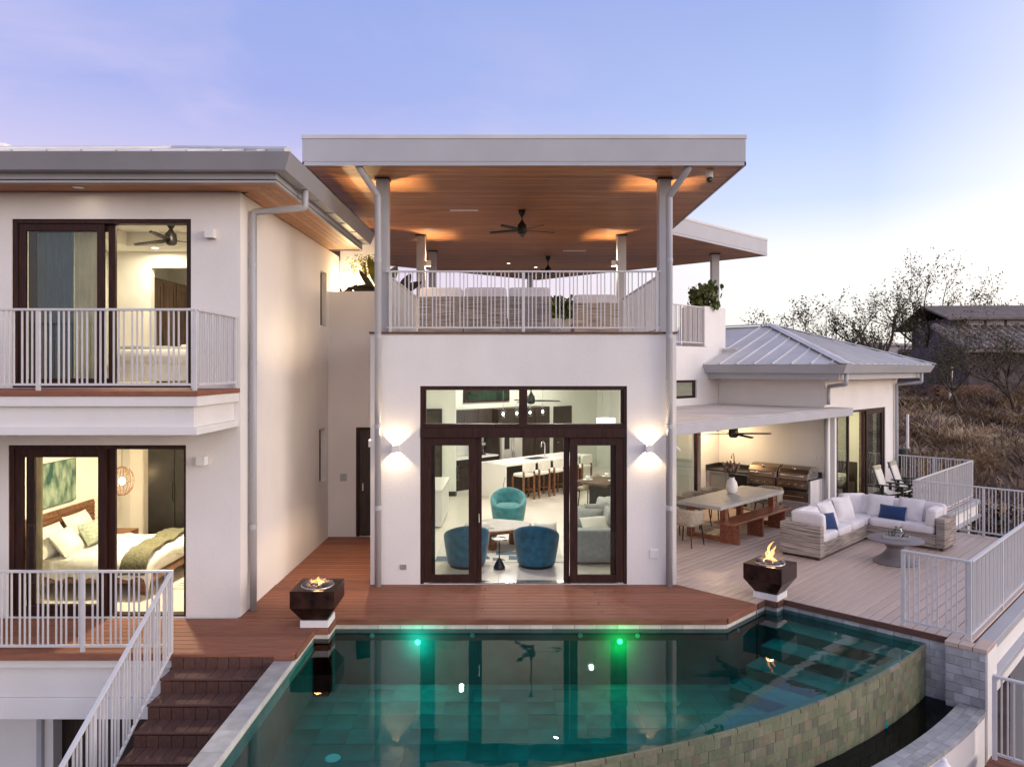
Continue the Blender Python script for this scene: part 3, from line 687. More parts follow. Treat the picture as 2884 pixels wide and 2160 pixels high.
# ================================================================== BEDROOM WING
bw = thing('bedroom_wing', 'two storey white bedroom wing with balcony and wood lined eaves', 'building', (-7, 12.5, 0), off=(-7, 12.5, 0))
mb = MB(); wall(mb, (-10, 10.18), (-3.8, 10.18), .2, -.1, 5.93, [(3.0, 5.51, 3.2, 5.56), (2.95, 5.44, 0, 2.4)])
wall(mb, (-3.8, 10.38), (-3.8, 16.0), .2, -.1, 5.93, [(14.43-10.38, 14.92-10.38, 4.33, 5.43), (14.35-10.38, 14.84-10.38, 1.19, 2.27)])
mb.build('wall', 'stucco', bw)
for (y0, y1, z0, z1) in [(14.43, 14.92, 4.33, 5.43), (14.35, 14.84, 1.19, 2.27)]:
    leaf_y(bw, y0, y1, z0, z1, -3.94, .04, .05, name='slit_window')
mb = MB(); wall(mb, (-10, 10.2), (-3.9, 10.2), .2, -3.3, -.102, [(3.57, 5.6, -3.3, -.92)]); wall(mb, (-3.9, 10.4), (-3.9, 15), .2, -3.3, -.102)
mb.build('lower_wall', 'stucco', bw)
MB().box(-6.5, -4.2, 10.5, 10.55, -3.3, -.9).build('lower_door', 'dark_wood', bw)
MB().box(-6.62, -6.55, 10.13, 10.2, -3.3, -.9).build('pipe_chase', 'trim', bw)
# floor slabs, inner shell
MB().box(-10, -4.0, 10.38, 15.9, 2.86, 3.2).build('floor_slab', 'tilefloor', bw)
MB().box(-10, -4.0, 10.30, 15.9, -.1, .006).build('floor_slab', 'tilefloor', bw)
mb = MB(); mb.box(-7.6, -7.45, 10.38, 14.3, .006, 2.86).box(-7.45, -4.0, 14.2, 14.3, .006, 2.86); mb.build('room_wall', 'inner_wall', bw)
MB().box(-7.45, -4.02, 10.40, 14.2, 2.83, 2.858).build('room_ceiling', 'inner_wall', bw)
mb = MB(); wall(mb, (-7.5, 13.4), (-4.0, 13.4), .14, 3.2, 5.9, [(.85, 2.5, 3.2, 5.33)]); mb.box(-7.6, -7.45, 10.38, 13.4, 3.2, 5.9); mb.box(-7.6, -4.0, 15.75, 15.85, 3.2, 5.9).box(-7.6, -7.45, 13.54, 15.75, 3.2, 5.9)
mb.build('room_wall', 'inner_wall', bw)
# tray ceiling with a dropped rim
MB().box(-7.45, -4.0, 10.38, 15.75, 5.86, 5.92).build('room_ceiling', 'inner_wall', bw)
mb = MB(); mb.box(-7.45, -4.0, 12.75, 13.39, 5.62, 5.855).box(-7.45, -6.75, 10.4, 12.75, 5.62, 5.855).box(-4.35, -4.0, 10.4, 12.75, 5.62, 5.855); mb.build('ceiling_rim', 'inner_wall', bw)
# upper window: fixed frame, sliding leaf, open gap on the right
bars('window_frame', bw, [(-7.0, -6.93, 10.20, 10.34, 3.2, 5.56), (-4.56, -4.49, 10.20, 10.34, 3.2, 5.56), (-6.93, -4.56, 10.20, 10.34, 5.50, 5.56), (-6.93, -4.56, 10.2, 10.34, 3.2, 3.23)])
leaf_x(bw, -6.93, -5.73, 3.23, 5.50, 10.22, .045, .10); leaf_x(bw, -6.83, -5.60, 3.23, 5.50, 10.28, .045, .10)
bars('window_frame', bw, [(-7.05, -6.98, 10.20, 10.34, 0, 2.4), (-4.60, -4.56, 10.20, 10.34, 0, 2.4), (-6.98, -4.60, 10.20, 10.34, 2.34, 2.4), (-6.98, -4.60, 10.2, 10.34, 0, .025)])
leaf_x(bw, -6.98, -5.70, .025, 2.34, 10.22, .045, .115); leaf_x(bw, -6.86, -5.60, .025, 2.34, 10.28, .045, .115)
# balcony
MB().box(-10, -3.80, 8.80, 10.17, 3.135, 3.195).build('balcony_edge', 'deck', bw, bevel=.005)
MB().box(-10, -3.815, 8.82, 10.175, 3.01, 3.133).build('balcony_slab', 'stucco', bw, bevel=.005)
MB().box(-10, -3.88, 8.89, 10.175, 2.75, 3.009).build('balcony_slab', 'stucco', bw, bevel=.005)
MB().box(-10, -3.825, 8.83, 10.175, 2.66, 2.749).build('balcony_slab', 'stucco', bw, bevel=.005)
# eaves
EP = [(-12, 9.62, 0, -1), (-3.116, 9.62, 1, -1), (-3.116, 15.15, 1, 0)]
sweep(MB(), EP, [(-.03, 5.925), (.0, 5.925), (.0, 6.09), (-.03, 6.09)]).build('fascia', 'trim', bw)
sweep(MB(), EP, [(-.02, 6.092), (.02, 6.05), (.17, 6.05), (.26, 6.26), (.245, 6.26), (.15, 6.09), (.0, 6.11)]).build('gutter', 'gutter', bw)
for y in (10.35, 11.2, 12.05, 12.9, 13.75, 14.6):
    MB().box(-3.11, -2.95, y, y+.02, 6.035, 6.05).build('gutter_bracket', 'trim', bw)
so = MB().box(-10, -3.115, 9.62, 15.1, 5.955, 5.97).build('soffit', 'dark_wood', bw)
planks(so, [[(-12, 9.62), (-3.116, 9.62), (-3.676, 10.18), (-12, 10.18)]], 0, .095, .006, 5.935, 5.953, 'soffit', start=9.62)
so2 = MB().box(-3.8, -3.13, 15.1, 15.14, 5.92, 5.96).build('soffit', 'dark_wood', bw)
planks(so2, [[(-3.13, 9.64), (-3.13, 15.1), (-3.8, 15.1), (-3.8, 10.31)]], pi/2, .113, .006, 5.935, 5.953, 'soffit', start=3.12-1.13)
def fixoff(o):
    for c in o.children: c.location = (0, 0, 0)
fixoff(so); fixoff(so2)
rfm = MB(); e, D, ap = 6.262, 2.8, 7.13
rfm.add([(-8.47, 9.37, e), (-2.87, 9.37, e), (-5.67, 12.17, ap)], [(0, 1, 2)]); rfm.add([(-2.87, 9.37, e), (-2.87, 15.15, e), (-5.67, 15.15, ap), (-5.67, 12.17, ap)], [(0, 1, 2, 3)])
rfm.add([(-8.47, 9.37, e), (-5.67, 12.17, ap), (-5.67, 15.15, ap), (-8.47, 15.15, e)], [(0, 1, 2, 3)]); rfm.add([(-12, 9.37, e), (-8.47, 9.37, e), (-8.47, 15.15, e), (-12, 15.15, e)], [(0, 1, 2, 3)])
rf = rfm.build('roof', 'roof_metal', bw)
sl = (ap-e)/D
for k in range(14):
    x = -3.3-.45*k; d = min(D, -2.87-x, x+8.47)
    if d > .15: MB().tube([(x, 9.38, e+.012), (x, 9.37+d, e+sl*d+.012)], .018, 6).build('seam', 'roof_metal', rf).location = (0, 0, 0)
MB().tube([(-2.9, 9.4, e+.02), (-5.67, 12.17, ap+.02)], .05, 6).build('ridge_cap', 'roof_metal', rf).location = (0, 0, 0)
MB().tube([(-8.44, 9.4, e+.02), (-5.67, 12.17, ap+.02)], .05, 6).build('ridge_cap', 'roof_metal', rf).location = (0, 0, 0)
MB().tube([(-8.62, 12.3, 6.2), (-8.62, 12.3, 7.25)], .14, 16).build('vent_pipe', 'plastic_white', bw)
pipe(bw, [(-3.0, 10.55, 6.06), (-3.0, 10.55, 5.80), (-3.725, 10.48, 5.72), (-3.725, 10.48, .0)], .048, brackets=[(4.95, -3.725, 10.48), (3.55, -3.725, 10.48), (1.2, -3.725, 10.48)])
sconce('small unlit white box light beside the upper bedroom window', (-4.19, 10.18, 5.34), pi, False)
sconce('small unlit white box light beside the lower bedroom window', (-4.31, 10.18, 2.19), pi, False)
downlight('small round downlight in the front eave of the bedroom wing', (-5.9, 9.9, 5.934), .6, r=.055, mat='lamp_off')
# ================================================================== POOL PAVILION (central block)
pv = thing('pool_pavilion', 'white central block with roof terrace under a floating wood lined roof', 'building', (0, 15, 0), off=(0, 15, 0))
mb = MB(); wall(mb, (-2.28, 11.72), (2.647, 11.72), .2, -.1, 4.0, [(.80, 4.132, 0, 3.19)])
wall(mb, (-2.08, 15.06), (-2.08, 11.92), -.2, -.1, 4.0); wall(mb, (2.647, 11.92), (2.647, 16.37), .2, -.1, 4.0)
mb.build('wall', 'stucco', pv)
mb = MB(); wall(mb, (-3.8, 15.06), (-2.28, 15.06), .2, -.1, 5.07, [(.57, 1.45, 0, 2.26)]); mb.box(-3.8, -2.28, 15.5, 15.6, 4.0, 5.05); mb.build('planter_wall', 'stucco', pv)
dd = MB().box(-3.225, -2.355, 15.12, 15.17, .01, 2.25).build('entry_door', 'dark_wood', pv)
bars('door_frame', pv, [(-3.23, -3.17, 15.07, 15.2, 0, 2.26), (-3.17, -2.36, 15.07, 15.2, 2.2, 2.26)])
m = MB().box(-3.10, -3.08, 15.07, 15.115, .95, 1.1).build('handle', 'steel', dd); m.location = (0, 0, 0)
MB().box(-3.55, -3.42, 15.045, 15.06, 1.15, 1.30).build('electrical_cover', 'trim', pv)
MB().box(-2.62, -2.48, 15.045, 15.06, 2.74, 2.9).build('electrical_cover', 'plastic_white', pv)
MB().box(-1.80, -1.70, 11.705, 11.72, .24, .32).build('electrical_cover', 'grille', pv, bevel=.003)
MB().box(2.215, 2.35, 11.70, 11.72, .42, .56).build('electrical_cover', 'plastic_white', pv, bevel=.004)
# big glazed opening
bars('window_frame', pv, [(-1.481, -1.43, 11.74, 11.88, 0, 3.19), (1.80, 1.852, 11.74, 11.88, 0, 3.19), (-1.43, 1.80, 11.74, 11.88, 3.125, 3.19), (.113, .247, 11.75, 11.87, 2.58, 3.125), (-1.43, 1.80, 11.745, 11.875, 2.52, 2.579)])
bars('beam', pv, [(-1.478, 1.849, 11.71, 11.90, 2.36, 2.518)])
tr = bars('transom_frame', pv, [(-1.43, -1.39, 11.77, 11.84, 2.586, 3.124), (1.76, 1.80, 11.77, 11.84, 2.586, 3.124)])
MB().box(-1.39, .113, 11.80, 11.806, 2.585, 3.125).build('pane', 'glass', tr).location = (0, 0, 0); MB().box(.247, 1.76, 11.80, 11.806, 2.585, 3.125).build('pane', 'glass', tr).location = (0, 0, 0)
leaf_x(pv, -1.43, -.575, .02, 2.355, 11.75, .045, .125); leaf_x(pv, -1.34, -.492, .02, 2.355, 11.81, .045, .09)
leaf_x(pv, .935, 1.80, .02, 2.355, 11.75, .045, .125); leaf_x(pv, .84, 1.69, .02, 2.355, 11.81, .045, .09)
MB().box(-.58, .94, 11.73, 11.9, -.01, .018).build('threshold', 'steel', pv)
h_ = MB().tube([(-.53, 11.74, 1.0), (-.53, 11.70, 1.0), (-.53, 11.70, 1.14), (-.53, 11.74, 1.14)], .011, 8).build('door_handle', 'chrome', pv)
# terrace slab and edge
TP = [(-2.262, 11.738), (2.63, 11.738), (2.63, 16.37), W(-9.7, 17.4)[:2], W(-9.7, 19.2)[:2], (3.0, 25.0), (-5, 22.0), (-5, 16), (-3.8, 16), (-3.8, 15.26), (-2.262, 15.26)]
MB().prism([(p[0], p[1]) for p in TP], 3.86, 4.03).build('terrace_slab', 'stucco', pv)
MB().box(-2.30, 2.667, 11.695, 11.86, 4.031, 4.062).build('edge_board', 'deck_edge', pv, bevel=.004)
MB().box(2.62, 2.672, 11.86, 16.3, 4.031, 4.062).build('edge_board', 'deck_edge', pv); MB().box(-2.305, -2.25, 11.86, 15.0, 4.031, 4.062).build('edge_board', 'deck_edge', pv)
# roof
RP = [(-3.2, 11.1), (3.57, 11.1), (3.57, 16.65), (7.0, 19.95), (.87, 25.4), (-5, 20.9), (-5, 18.4), (-3.2, 16.65)]
rf = MB().prism(RP, 6.62, 7.012).build('roof', 'trim', pv, bevel=.01)
n = len(RP)
for i in range(n):
    p, q = RP[i], RP[(i+1) % n]; m = MB(); edge(m, p, q, -.025, 6.565, 6.6195); o = m.build('roof_drip', 'trim', rf); o.location = (0, 0, 0)
for i in range(n):
    p, q = RP[i], RP[(i+1) % n]; m = MB(); edge(m, p, q, .012, 6.975, 7.03); o = m.build('roof_flashing', 'roof_metal', rf); o.location = (0, 0, 0)
so = MB().prism([(p[0]*.99, 18+(p[1]-18)*.99) for p in RP], 6.606, 6.619).build('soffit', 'dark_wood', pv)
planks(so, [[(-3.17, 11.13), (3.54, 11.13), (3.54, 16.65), (-3.17, 16.65)], [(-3.17, 16.65), (3.54, 16.65), (6.95, 19.95), (.87, 25.36), (-4.97, 20.9), (-4.97, 18.4)]], 0, .098, .005, 6.586, 6.605, 'soffit', start=11.13)
fixoff(so)
for (x, y, zb) in [(-2.12, 11.97, 4.031), (2.50, 11.97, 4.031), (-2.12, 17.0, 4.031), (2.55, 17.0, 4.031), (-2.1, 19.3, 4.031), (.6, 24.0, 4.031), (5.5, 19.75, 4.9)]:
    c = MB().box(x-.1, x+.1, y-.1, y+.1, zb, 6.585).build('column', 'trim', pv, bevel=.006)
    MB().box(x-.12, x+.12, y-.12, y+.12, 6.56, 6.584).build('column_cap', 'dark_wood', c).location = (0, 0, 0)
for x, xe in ((-2.14, -2.36), (2.51, 2.74)):
    pipe(pv, [(xe, 11.2, 6.60), (xe*.985, 11.23, 6.52), (x, 11.62, 6.22), (x, 11.62, -.0)], .054, brackets=[(5.2, x, 11.62), (3.98, x, 11.62), (2.55, x, 11.62), (1.25, x, 11.62)])
for (x, y, w) in [(-.94, 14.3, .55), (1.65, 19.2, .6)]:
    MB().box(x-w/2, x+w/2, y-.06, y+.06, 6.575, 6.587).build('air_slot', 'plastic_white', pv)
# wall lights: two on the front, one each side, and boxes on the terrace columns
sconce('glowing white box light left of the big glass doors', (-1.858, 11.72, 2.19), pi, power=30)
sconce('glowing white box light right of the big glass doors', (2.20, 11.72, 2.19), pi, power=30)
sconce('glowing box light on the side wall above the left passage', (-2.28, 12.25, 2.22), pi/2, power=120)
for (lb, x, y, r) in [('box light behind the front left terrace column', -2.12, 12.07, 0), ('box light behind the front right terrace column', 2.50, 12.07, 0),
                      ('white box light on the rear left terrace column', -2.02, 17.0, -pi/2), ('white box light on the rear right terrace column', 2.45, 17.0, pi/2)]:
    sconce(lb, (x, y, 5.93), r, power=75)
downlight('bright downlight far back in the terrace ceiling, left one', (-.1, 21.5, 6.585), 25, spot=radians(120)); downlight('bright downlight far back in the terrace ceiling, right one', (.73, 22.3, 6.585), 25, spot=radians(120))
# security camera
t = thing('security_camera', 'small white dome camera under the right front roof corner', 'camera', (3.10, 11.42, 6.585))
MB().lathe([(.06, 0), (.06, -.05), (.055, -.11), (.05, -.13)], 20).build('housing', 'plastic_white', t, smooth='auto'); MB().soft((0, -.01, -.15), (.10, .10, .11), e=1).build('lens_ball', 'black', t, smooth=True); MB().cyl((0, -.05, -.16), (0, -.07, -.17), .02, n=14).build('lens', 'chrome', t)
# curved white wall lamp seen past the right corner
t = thing('shell_wall_lamp', 'white curved lamp just right of the front corner by the dining glass', 'wall light', (2.647, 12.75, 2.05))
def shl(i, j):
    u = i/11; v = -1+2*j/8; return (.02+.27*u**.8, .09*v*(1-.3*u), .12+.05*cos(v*1.5)-.25*(abs(u-.0)**2)*.9*(.6+.4*(1-v*v))+.02*u)
sh = MB().grid(shl, 12, 9).build('shade', 'plastic_white', t, smooth=True); sol = sh.modifiers.new('solid', 'SOLIDIFY'); sol.thickness = .02
MB().box(0, .05, -.04, .04, -.05, .1).build('bracket', 'plastic_white', t); MB().soft((.12, 0, .17), (.06, .06, .05), e=1).build('bulb', 'lamp_warm', t)
light('POINT', 'shell_lamp', (.14, 0, .24), 6, (1, .78, .5), .03, parent=t)
# ================================================================== SIDE WING (turned 45 degrees)
sw = thing('side_wing', 'low white side wing turned at an angle with pale metal hip roof', 'building', W(-8.5, 19.8, 0), RW, off=(-8.5, 19.8, 0))
mb = MB(); wall(mb, (-9.7, 17.4), (-6.95, 17.4), .18, -.1, 3.26); wall(mb, (-6.95, 17.58), (-6.95, 22.4), .18, -.1, 3.26, [(.17, 4.0, 0, 2.42)])
wall(mb, (-6.95, 22.4), (-12, 22.4), -.18, -.1, 3.26); mb.build('wall', 'stucco', sw)
mb = MB(); wall(mb, (-9.7, 13.30), (-9.7, 17.39), .18, -.1, 3.86, [(.6, 3.2, 0, 2.3), (2.0, 3.0, 2.74, 3.19)]); wall(mb, (-9.7, 17.4), (-9.7, 19.3), .18, 3.0, 3.86)
wall(mb, (-9.7, 16.80), (-9.7, 17.75), .12, 3.861, 5.08); wall(mb, (-9.82, 17.63), (-11, 17.63), -.12, 4.04, 5.08); wall(mb, (-10.4, 16.80), (-9.70, 16.80), -.12, 4.04, 5.08)
mb.build('terrace_wall', 'stucco', sw)
fr = bars('window_frame', sw, [(-9.80, -9.74, 15.30, 16.30, 3.13, 3.19), (-9.80, -9.74, 15.30, 16.30, 2.74, 2.80), (-9.80, -9.74, 15.30, 15.36, 2.8, 3.13), (-9.80, -9.74, 16.24, 16.3, 2.8, 3.13)])
MB().box(-9.77, -9.765, 15.36, 16.24, 2.8, 3.13).build('pane', 'glass', fr).location = (0, 0, 0)
leaf_y(sw, 13.9, 15.35, .02, 2.3, -9.78, .045, .1); leaf_y(sw, 15.2, 16.5, .02, 2.3, -9.84, .045, .1)
# room behind the side glass doors
mb = MB(); mb.box(-7.15, -7.0+.04, 17.58, 17.6, .0, 2.42); mb.box(-10.6, -7.13, 17.58, 17.66, .0, 3.2).box(-10.7, -10.6, 17.6, 22.2, 0, 3.2).box(-10.6, -7.13, 22.15, 22.22, 0, 3.2); mb.build('room_wall', 'inner_wall', sw)
MB().box(-10.6, -6.96, 17.6, 22.2, -.05, .008).build('floor_slab', 'tilefloor', sw); MB().box(-10.7, -7.1, 17.6, 22.2, 3.0, 3.1).build('room_ceiling', 'inner_wall', sw)
bars('window_frame', sw, [(-7.09, -6.97, 17.75, 17.81, 0, 2.42), (-7.09, -6.97, 21.52, 21.58, 0, 2.42), (-7.09, -6.97, 17.81, 21.52, 2.36, 2.42)])
leaf_y(sw, 17.81, 19.05, .02, 2.36, -7.03, .045, .09); leaf_y(sw, 20.25, 21.52, .02, 2.36, -7.03, .045, .09); leaf_y(sw, 20.15, 21.4, .02, 2.36, -7.085, .045, .09)
# eaves and hip roof
EW = [(-9.74, 16.85, 0, -1), (-6.4, 16.85, 1, -1), (-6.4, 22.95, 1, 1), (-12, 22.95, 0, 1)]
sweep(MB(), EW, [(-.03, 3.22), (0, 3.22), (0, 3.40), (-.03, 3.40)]).build('fascia', 'trim', sw)
sweep(MB(), EW, [(-.02, 3.402), (.02, 3.37), (.16, 3.37), (.26, 3.57), (.245, 3.57), (.14, 3.40), (0, 3.41)]).build('gutter', 'trim', sw)
MB().prism([(-9.7, 16.87), (-6.42, 16.87), (-6.42, 22.9), (-9.7, 22.9)], 3.262, 3.29).build('soffit', 'soffit', sw)
e, ap = 3.575, 4.70; x1, y0, y1 = -6.15, 16.60, 23.20; ym = (y0+y1)/2; D = (y1-y0)/2; xa = x1-D; sl = (ap-e)/D
rf = MB().add([(-12.5, y0, e), (x1, y0, e), (xa, ym, ap), (-12.5, ym, ap)], [(0, 1, 2, 3)]).add([(x1, y0, e), (x1, y1, e), (xa, ym, ap)], [(0, 1, 2)]).add([(x1, y1, e), (-12.5, y1, e), (-12.5, ym, ap), (xa, ym, ap)], [(0, 1, 2, 3)]).build('roof', 'roof_metal', sw)
def rib(p, q, w=.035, h=.035):
    p = Vector(p); q = Vector(q); d = (q-p).normalized(); s = d.cross(Vector((0, 0, 1))).normalized(); u = s.cross(d)
    m = MB(); pr = [(-w, 0), (-w*.5, h), (w*.5, h), (w, 0)]
    vs = [p+s*a+u*b for a, b in pr]+[q+s*a+u*b for a, b in pr]
    m.add(vs, [(0, 1, 5, 4), (1, 2, 6, 5), (2, 3, 7, 6), (0, 3, 2, 1), (4, 5, 6, 7)]); o = m.build('seam', 'roof_metal', rf); o.location = (0, 0, 0)
x = x1-.34
while x > -9.75:
    d = min(D, x1-x)-.05
    if d > .2: rib((x, y0+.01, e+.002), (x, y0+d, e+sl*d+.002))
    x -= .46
y = y0+.34
while y < y1-.2:
    d = min(y-y0, y1-y)-.05
    if d > .2: rib((x1-.01, y, e+.002), (x1-d, y, e+sl*d+.002))
    y += .46
for p, q in [((x1, y0, e+.02), (xa, ym, ap+.03)), ((x1, y1, e+.02), (xa, ym, ap+.03)), ((-12.5, ym, ap+.03), (xa, ym, ap+.03))]:
    p = Vector(p); q = Vector(q); d = (q-p).normalized(); s = d.cross(Vector((0, 0, 1))).normalized()*.13
    m = MB(); dz = Vector((0, 0, .035)); m.add([p-s, p+s, p+dz, q-s, q+s, q+dz], [(0, 2, 5, 3), (2, 1, 4, 5), (0, 1, 2), (3, 5, 4)]); m.build('ridge_cap', 'roof_metal', rf).location = (0, 0, 0)
MB().box(-9.9, -9.3, 17.6, 17.95, 3.9, 4.0).build('roof_flashing', 'roof_metal', sw)
pipe(sw, [(-6.3, 17.0, 3.4), (-6.3, 17.0, 3.12), (-6.88, 17.46, 3.05), (-6.88, 17.46, 2.62)], .045, brackets=())
pipe(sw, [(-6.88, 17.33, 2.35), (-6.88, 17.33, 0)], .05)
pipe(sw, [(-6.3, 22.5, 3.4), (-6.3, 22.5, 3.1), (-6.88, 22.3, 3.03), (-6.88, 22.3, 0)], .045, brackets=[(1.9, -6.88, 22.3)])
M('canopy_paint', (.58, .52, .47), .8, var=.06, scale=1.5, var2=.12)
# canopy over the outdoor kitchen
CP = [AB(2.66, 11.93), (-6.45, 17.85), (-6.94, 17.85), (-6.94, 17.39), (-9.69, 17.39), (-9.69, 13.46)]
cn = MB().prism(CP, 2.37, 2.545).build('canopy', 'trim', sw, bevel=.008)
MB().prism([(CP[0][0]-.1, CP[0][1]+.1), (-6.53, 17.77), (-6.93, 17.77), (-6.93, 17.38), (-9.68, 17.38), (-9.68, 13.6)], 2.546, 2.56).build('canopy_top', 'canopy_paint', cn).location = (0, 0, 0)
MB().box(-6.66, -6.56, 17.02, 17.12, 0, 2.369).build('column', 'plastic_white', sw, bevel=.006)
for a0, a1, z0, z1 in [(-7.28, -7.16, 1.28, 1.40), (-7.10, -7.03, 1.27, 1.40), (-8.62, -8.52, 1.02, 1.12)]:
    MB().box(a0, a1, 17.385, 17.4, z0, z1).build('electrical_cover', 'plastic_white', sw, bevel=.003)
M('wardrobe_wood', (.10, .05, .028), .5, var=.3, scale=3, stretch=(8, 8, .7), objvar=.15)
# ================================================================== LIVING ROOM SHELL (belongs to the pavilion)
LF = [(-2.08, 11.92), (2.45, 11.92), (2.45, 16.45), W(-9.88, 13.6)[:2], W(-9.88, 20.6)[:2], W(-16.3, 20.6)[:2], W(-16.3, 12.7)[:2], (-2.7, 20.5), (-2.7, 15.26), (-2.08, 15.26)]
MB().prism(LF, -.06, .012).build('living_floor', 'tilefloor', pv)
mb = MB()
mb.box(-2.85, -2.7, 15.26, 21.5, 0, 3.86)
mb.box(-2.7, -1.53, 19.8, 19.95, 0, 3.86)
mb.prism([W(a, b)[:2] for a, b in [(-16.3, 12.3), (-16.45, 12.3), (-16.45, 20.8), (-16.3, 20.8)]], 0, 3.86)
mb.prism([W(a, b)[:2] for a, b in [(-16.3, 20.6), (-16.3, 20.75), (-9.6, 20.75), (-9.6, 20.6)]], 0, 3.86)
mb.prism([W(a, b)[:2] for a, b in [(-9.88, 17.4), (-9.75, 17.4), (-9.75, 20.7), (-9.88, 20.7)]], 0, 3.86)
mb.build('room_wall', 'inner_green', pv)
MB().prism(LF, 3.80, 3.858).build('living_ceiling', 'inner_wall', pv)
m = MB(); m.box(-1.95, -1.535, 19.785, 19.80, .012, .14); m.box(-1.53, -1.515, 19.79, 19.95, .012, .14); m.build('baseboard', 'black', pv)
MB().box(-1.80, -1.66, 19.785, 19.80, 1.55, 1.68).build('electrical_cover', 'plastic_white', pv)
# lamps of the room
for lb, x, y, en in [('round downlight in the living room ceiling by the armchairs', -.5, 13.6, 55), ('round downlight in the living room ceiling over the rug', .9, 14.8, 55), ('round downlight in the living room ceiling by the sideboard', -1.2, 17.2, 60), ('round downlight in the ceiling near the dining table', 2.0, 18.4, 70), ('round downlight in the kitchen ceiling over the aisle', -.2, 21.4, 60), ('round downlight in the kitchen ceiling near the door', 1.6, 22.6, 60)]:
    downlight(lb, (x, y, 3.80), en, (1, .93, .80), r=.05, size=.07)
# ---------------------------------------------------------------- kitchen
K = lambda a, b, z=0: W(a, b, z)
ki = thing('kitchen_island', 'white stone kitchen island with waterfall end and sink', 'kitchen island', K(-14.2, 15.2, .012), RW)
MB().box(-.52, .52, -1.75, 1.75, .87, .915).build('countertop', 'quartz', ki, bevel=.004)
MB().box(-.52, .50, -1.748, -1.70, 0, .869).build('waterfall_end', 'quartz', ki); MB().box(-.5, .18, -1.69, 1.7, 0, .868).build('cabinet', 'dark_wood', ki)
MB().tube([(.28, -1.7495, .02), (.33, -1.7495, .16), (.42, -1.7495, .25), (.44, -1.7495, .42), (.5, -1.7495, .6)], .012, 6).build('marble_vein', 'marblevein', ki)
MB().box(-.22, .2, -.35, .3, .9155, .9165).build('sink', 'black', ki)
MB().tube([(-.1, .45, .915), (-.1, .45, 1.28), (-.08, .36, 1.36), (-.06, .27, 1.33), (-.06, .25, 1.2)], .017, 10).build('faucet', 'steel', ki, smooth=True)
bs = thing('bar_stool', 'first bar stool from the near end of the island', 'bar stool', K(-13.42, 13.85, .012), RW, 'bar stools along the island')
MB().soft((0, 0, .66), (.44, .44, .09), e=.35).build('seat', 'linen', bs, smooth=True); MB().soft((.20, 0, .88), (.07, .46, .26), e=.3).build('backrest', 'linen', bs, smooth=True)
for sx_ in (-1, 1):
    for sy_ in (-1, 1): MB().box(.2*sx_-.02, .2*sx_+.02, .2*sy_-.02, .2*sy_+.02, 0, .82 if sx_ > 0 else .62).build('leg', 'walnut', bs)
    MB().box(-.18, .18, .2*sx_-.012, .2*sx_+.012, .22, .25).build('stretcher', 'walnut', bs)
for k, w_ in enumerate(['second', 'third', 'fourth', 'fifth']): dup(bs, K(-13.42, 13.85+.60*(k+1), .012), RW, w_+' bar stool from the near end of the island')
kc = thing('kitchen_cabinets', 'dark kitchen cabinet run with white counter along the far wall', 'cabinets', K(-16.0, 15.4, .012), RW)
MB().box(-.28, .34, -2.6, -.35, .0, .87).build('base_cabinet', 'dark_wood', kc); MB().box(-.28, .37, -2.6, -.34, .871, .91).build('countertop', 'quartz', kc)
MB().box(-.285, -.275, -2.6, -.35, .912, 1.45).build('backsplash', 'quartz', kc)
for k in range(4): MB().box(-.28, .12, -2.6+.565*k, -2.6+.565*k+.555, 1.5, 2.26).build('wall_cabinet', 'dark_wood', kc)
MB().box(-.28, .36, -.33, -.28, 0, 2.26).build('tall_panel', 'dark_wood', kc); MB().box(-.28, .36, .64, 1.25, 0, 2.26).build('tall_cabinet', 'dark_wood', kc); MB().box(-.28, .36, 1.27, 1.95, 0, 2.26).build('tall_cabinet', 'dark_wood', kc); MB().box(-.28, .36, -.27, .63, 1.83, 2.26).build('tall_cabinet', 'dark_wood', kc)
MB().box(.341, .35, -2.45, -1.85, .30, .72).build('oven_front', 'steel', kc)
fg = thing('refrigerator', 'stainless steel refrigerator with water dispenser in the kitchen', 'refrigerator', K(-15.9, 15.58, .012), RW)
MB().box(-.36, .30, -.44, .44, .0, 1.80).build('body', 'fridge_steel', fg); MB().box(.302, .33, -.44, -.005, .02, 1.79).build('door', 'fridge_steel', fg, bevel=.006); MB().box(.302, .33, .005, .44, .02, 1.79).build('door', 'fridge_steel', fg, bevel=.006)
MB().box(.331, .336, -.33, -.12, 1.05, 1.45).build('dispenser', 'black', fg); MB().cyl((.37, -.04, .6), (.37, -.04, 1.6), .012).build('handle', 'chrome', fg); MB().cyl((.37, .04, .6), (.37, .04, 1.6), .012).build('handle', 'chrome', fg)
cf = thing('coffee_maker', 'black and steel coffee maker on the white kitchen counter', 'coffee maker', K(-15.95, 14.65, .923), RW)
MB().box(-.1, .1, -.1, .1, 0, .04).box(-.1, -.02, -.1, .1, .041, .36).box(-.1, .1, -.1, .1, .28, .37).build('body', 'black', cf, bevel=.008); MB().box(.101, .104, -.08, .08, .29, .36).build('panel', 'steel', cf); MB().lathe([(.05, .045), (.075, .1), (.07, .18), (.05, .24)], 16, (.03, 0, 0)).build('carafe', 'clear', cf, smooth=True)
kn = thing('knife_block', 'dark knife block on the counter at the far left', 'knife block', K(-15.95, 13.25, .923), RW)
MB().box(-.07, .07, -.05, .05, 0, .2).build('block', 'black', kn, bevel=.006)
for i in range(4): MB().cyl((-.04+.027*i, 0, .2), (-.02+.035*i, .02, .31), .012, n=8).build('knife_handle', 'black', kn)
M('night_green', (.02, .045, .03), .2, var=.5, scale=4, col2=(.004, .008, .006))
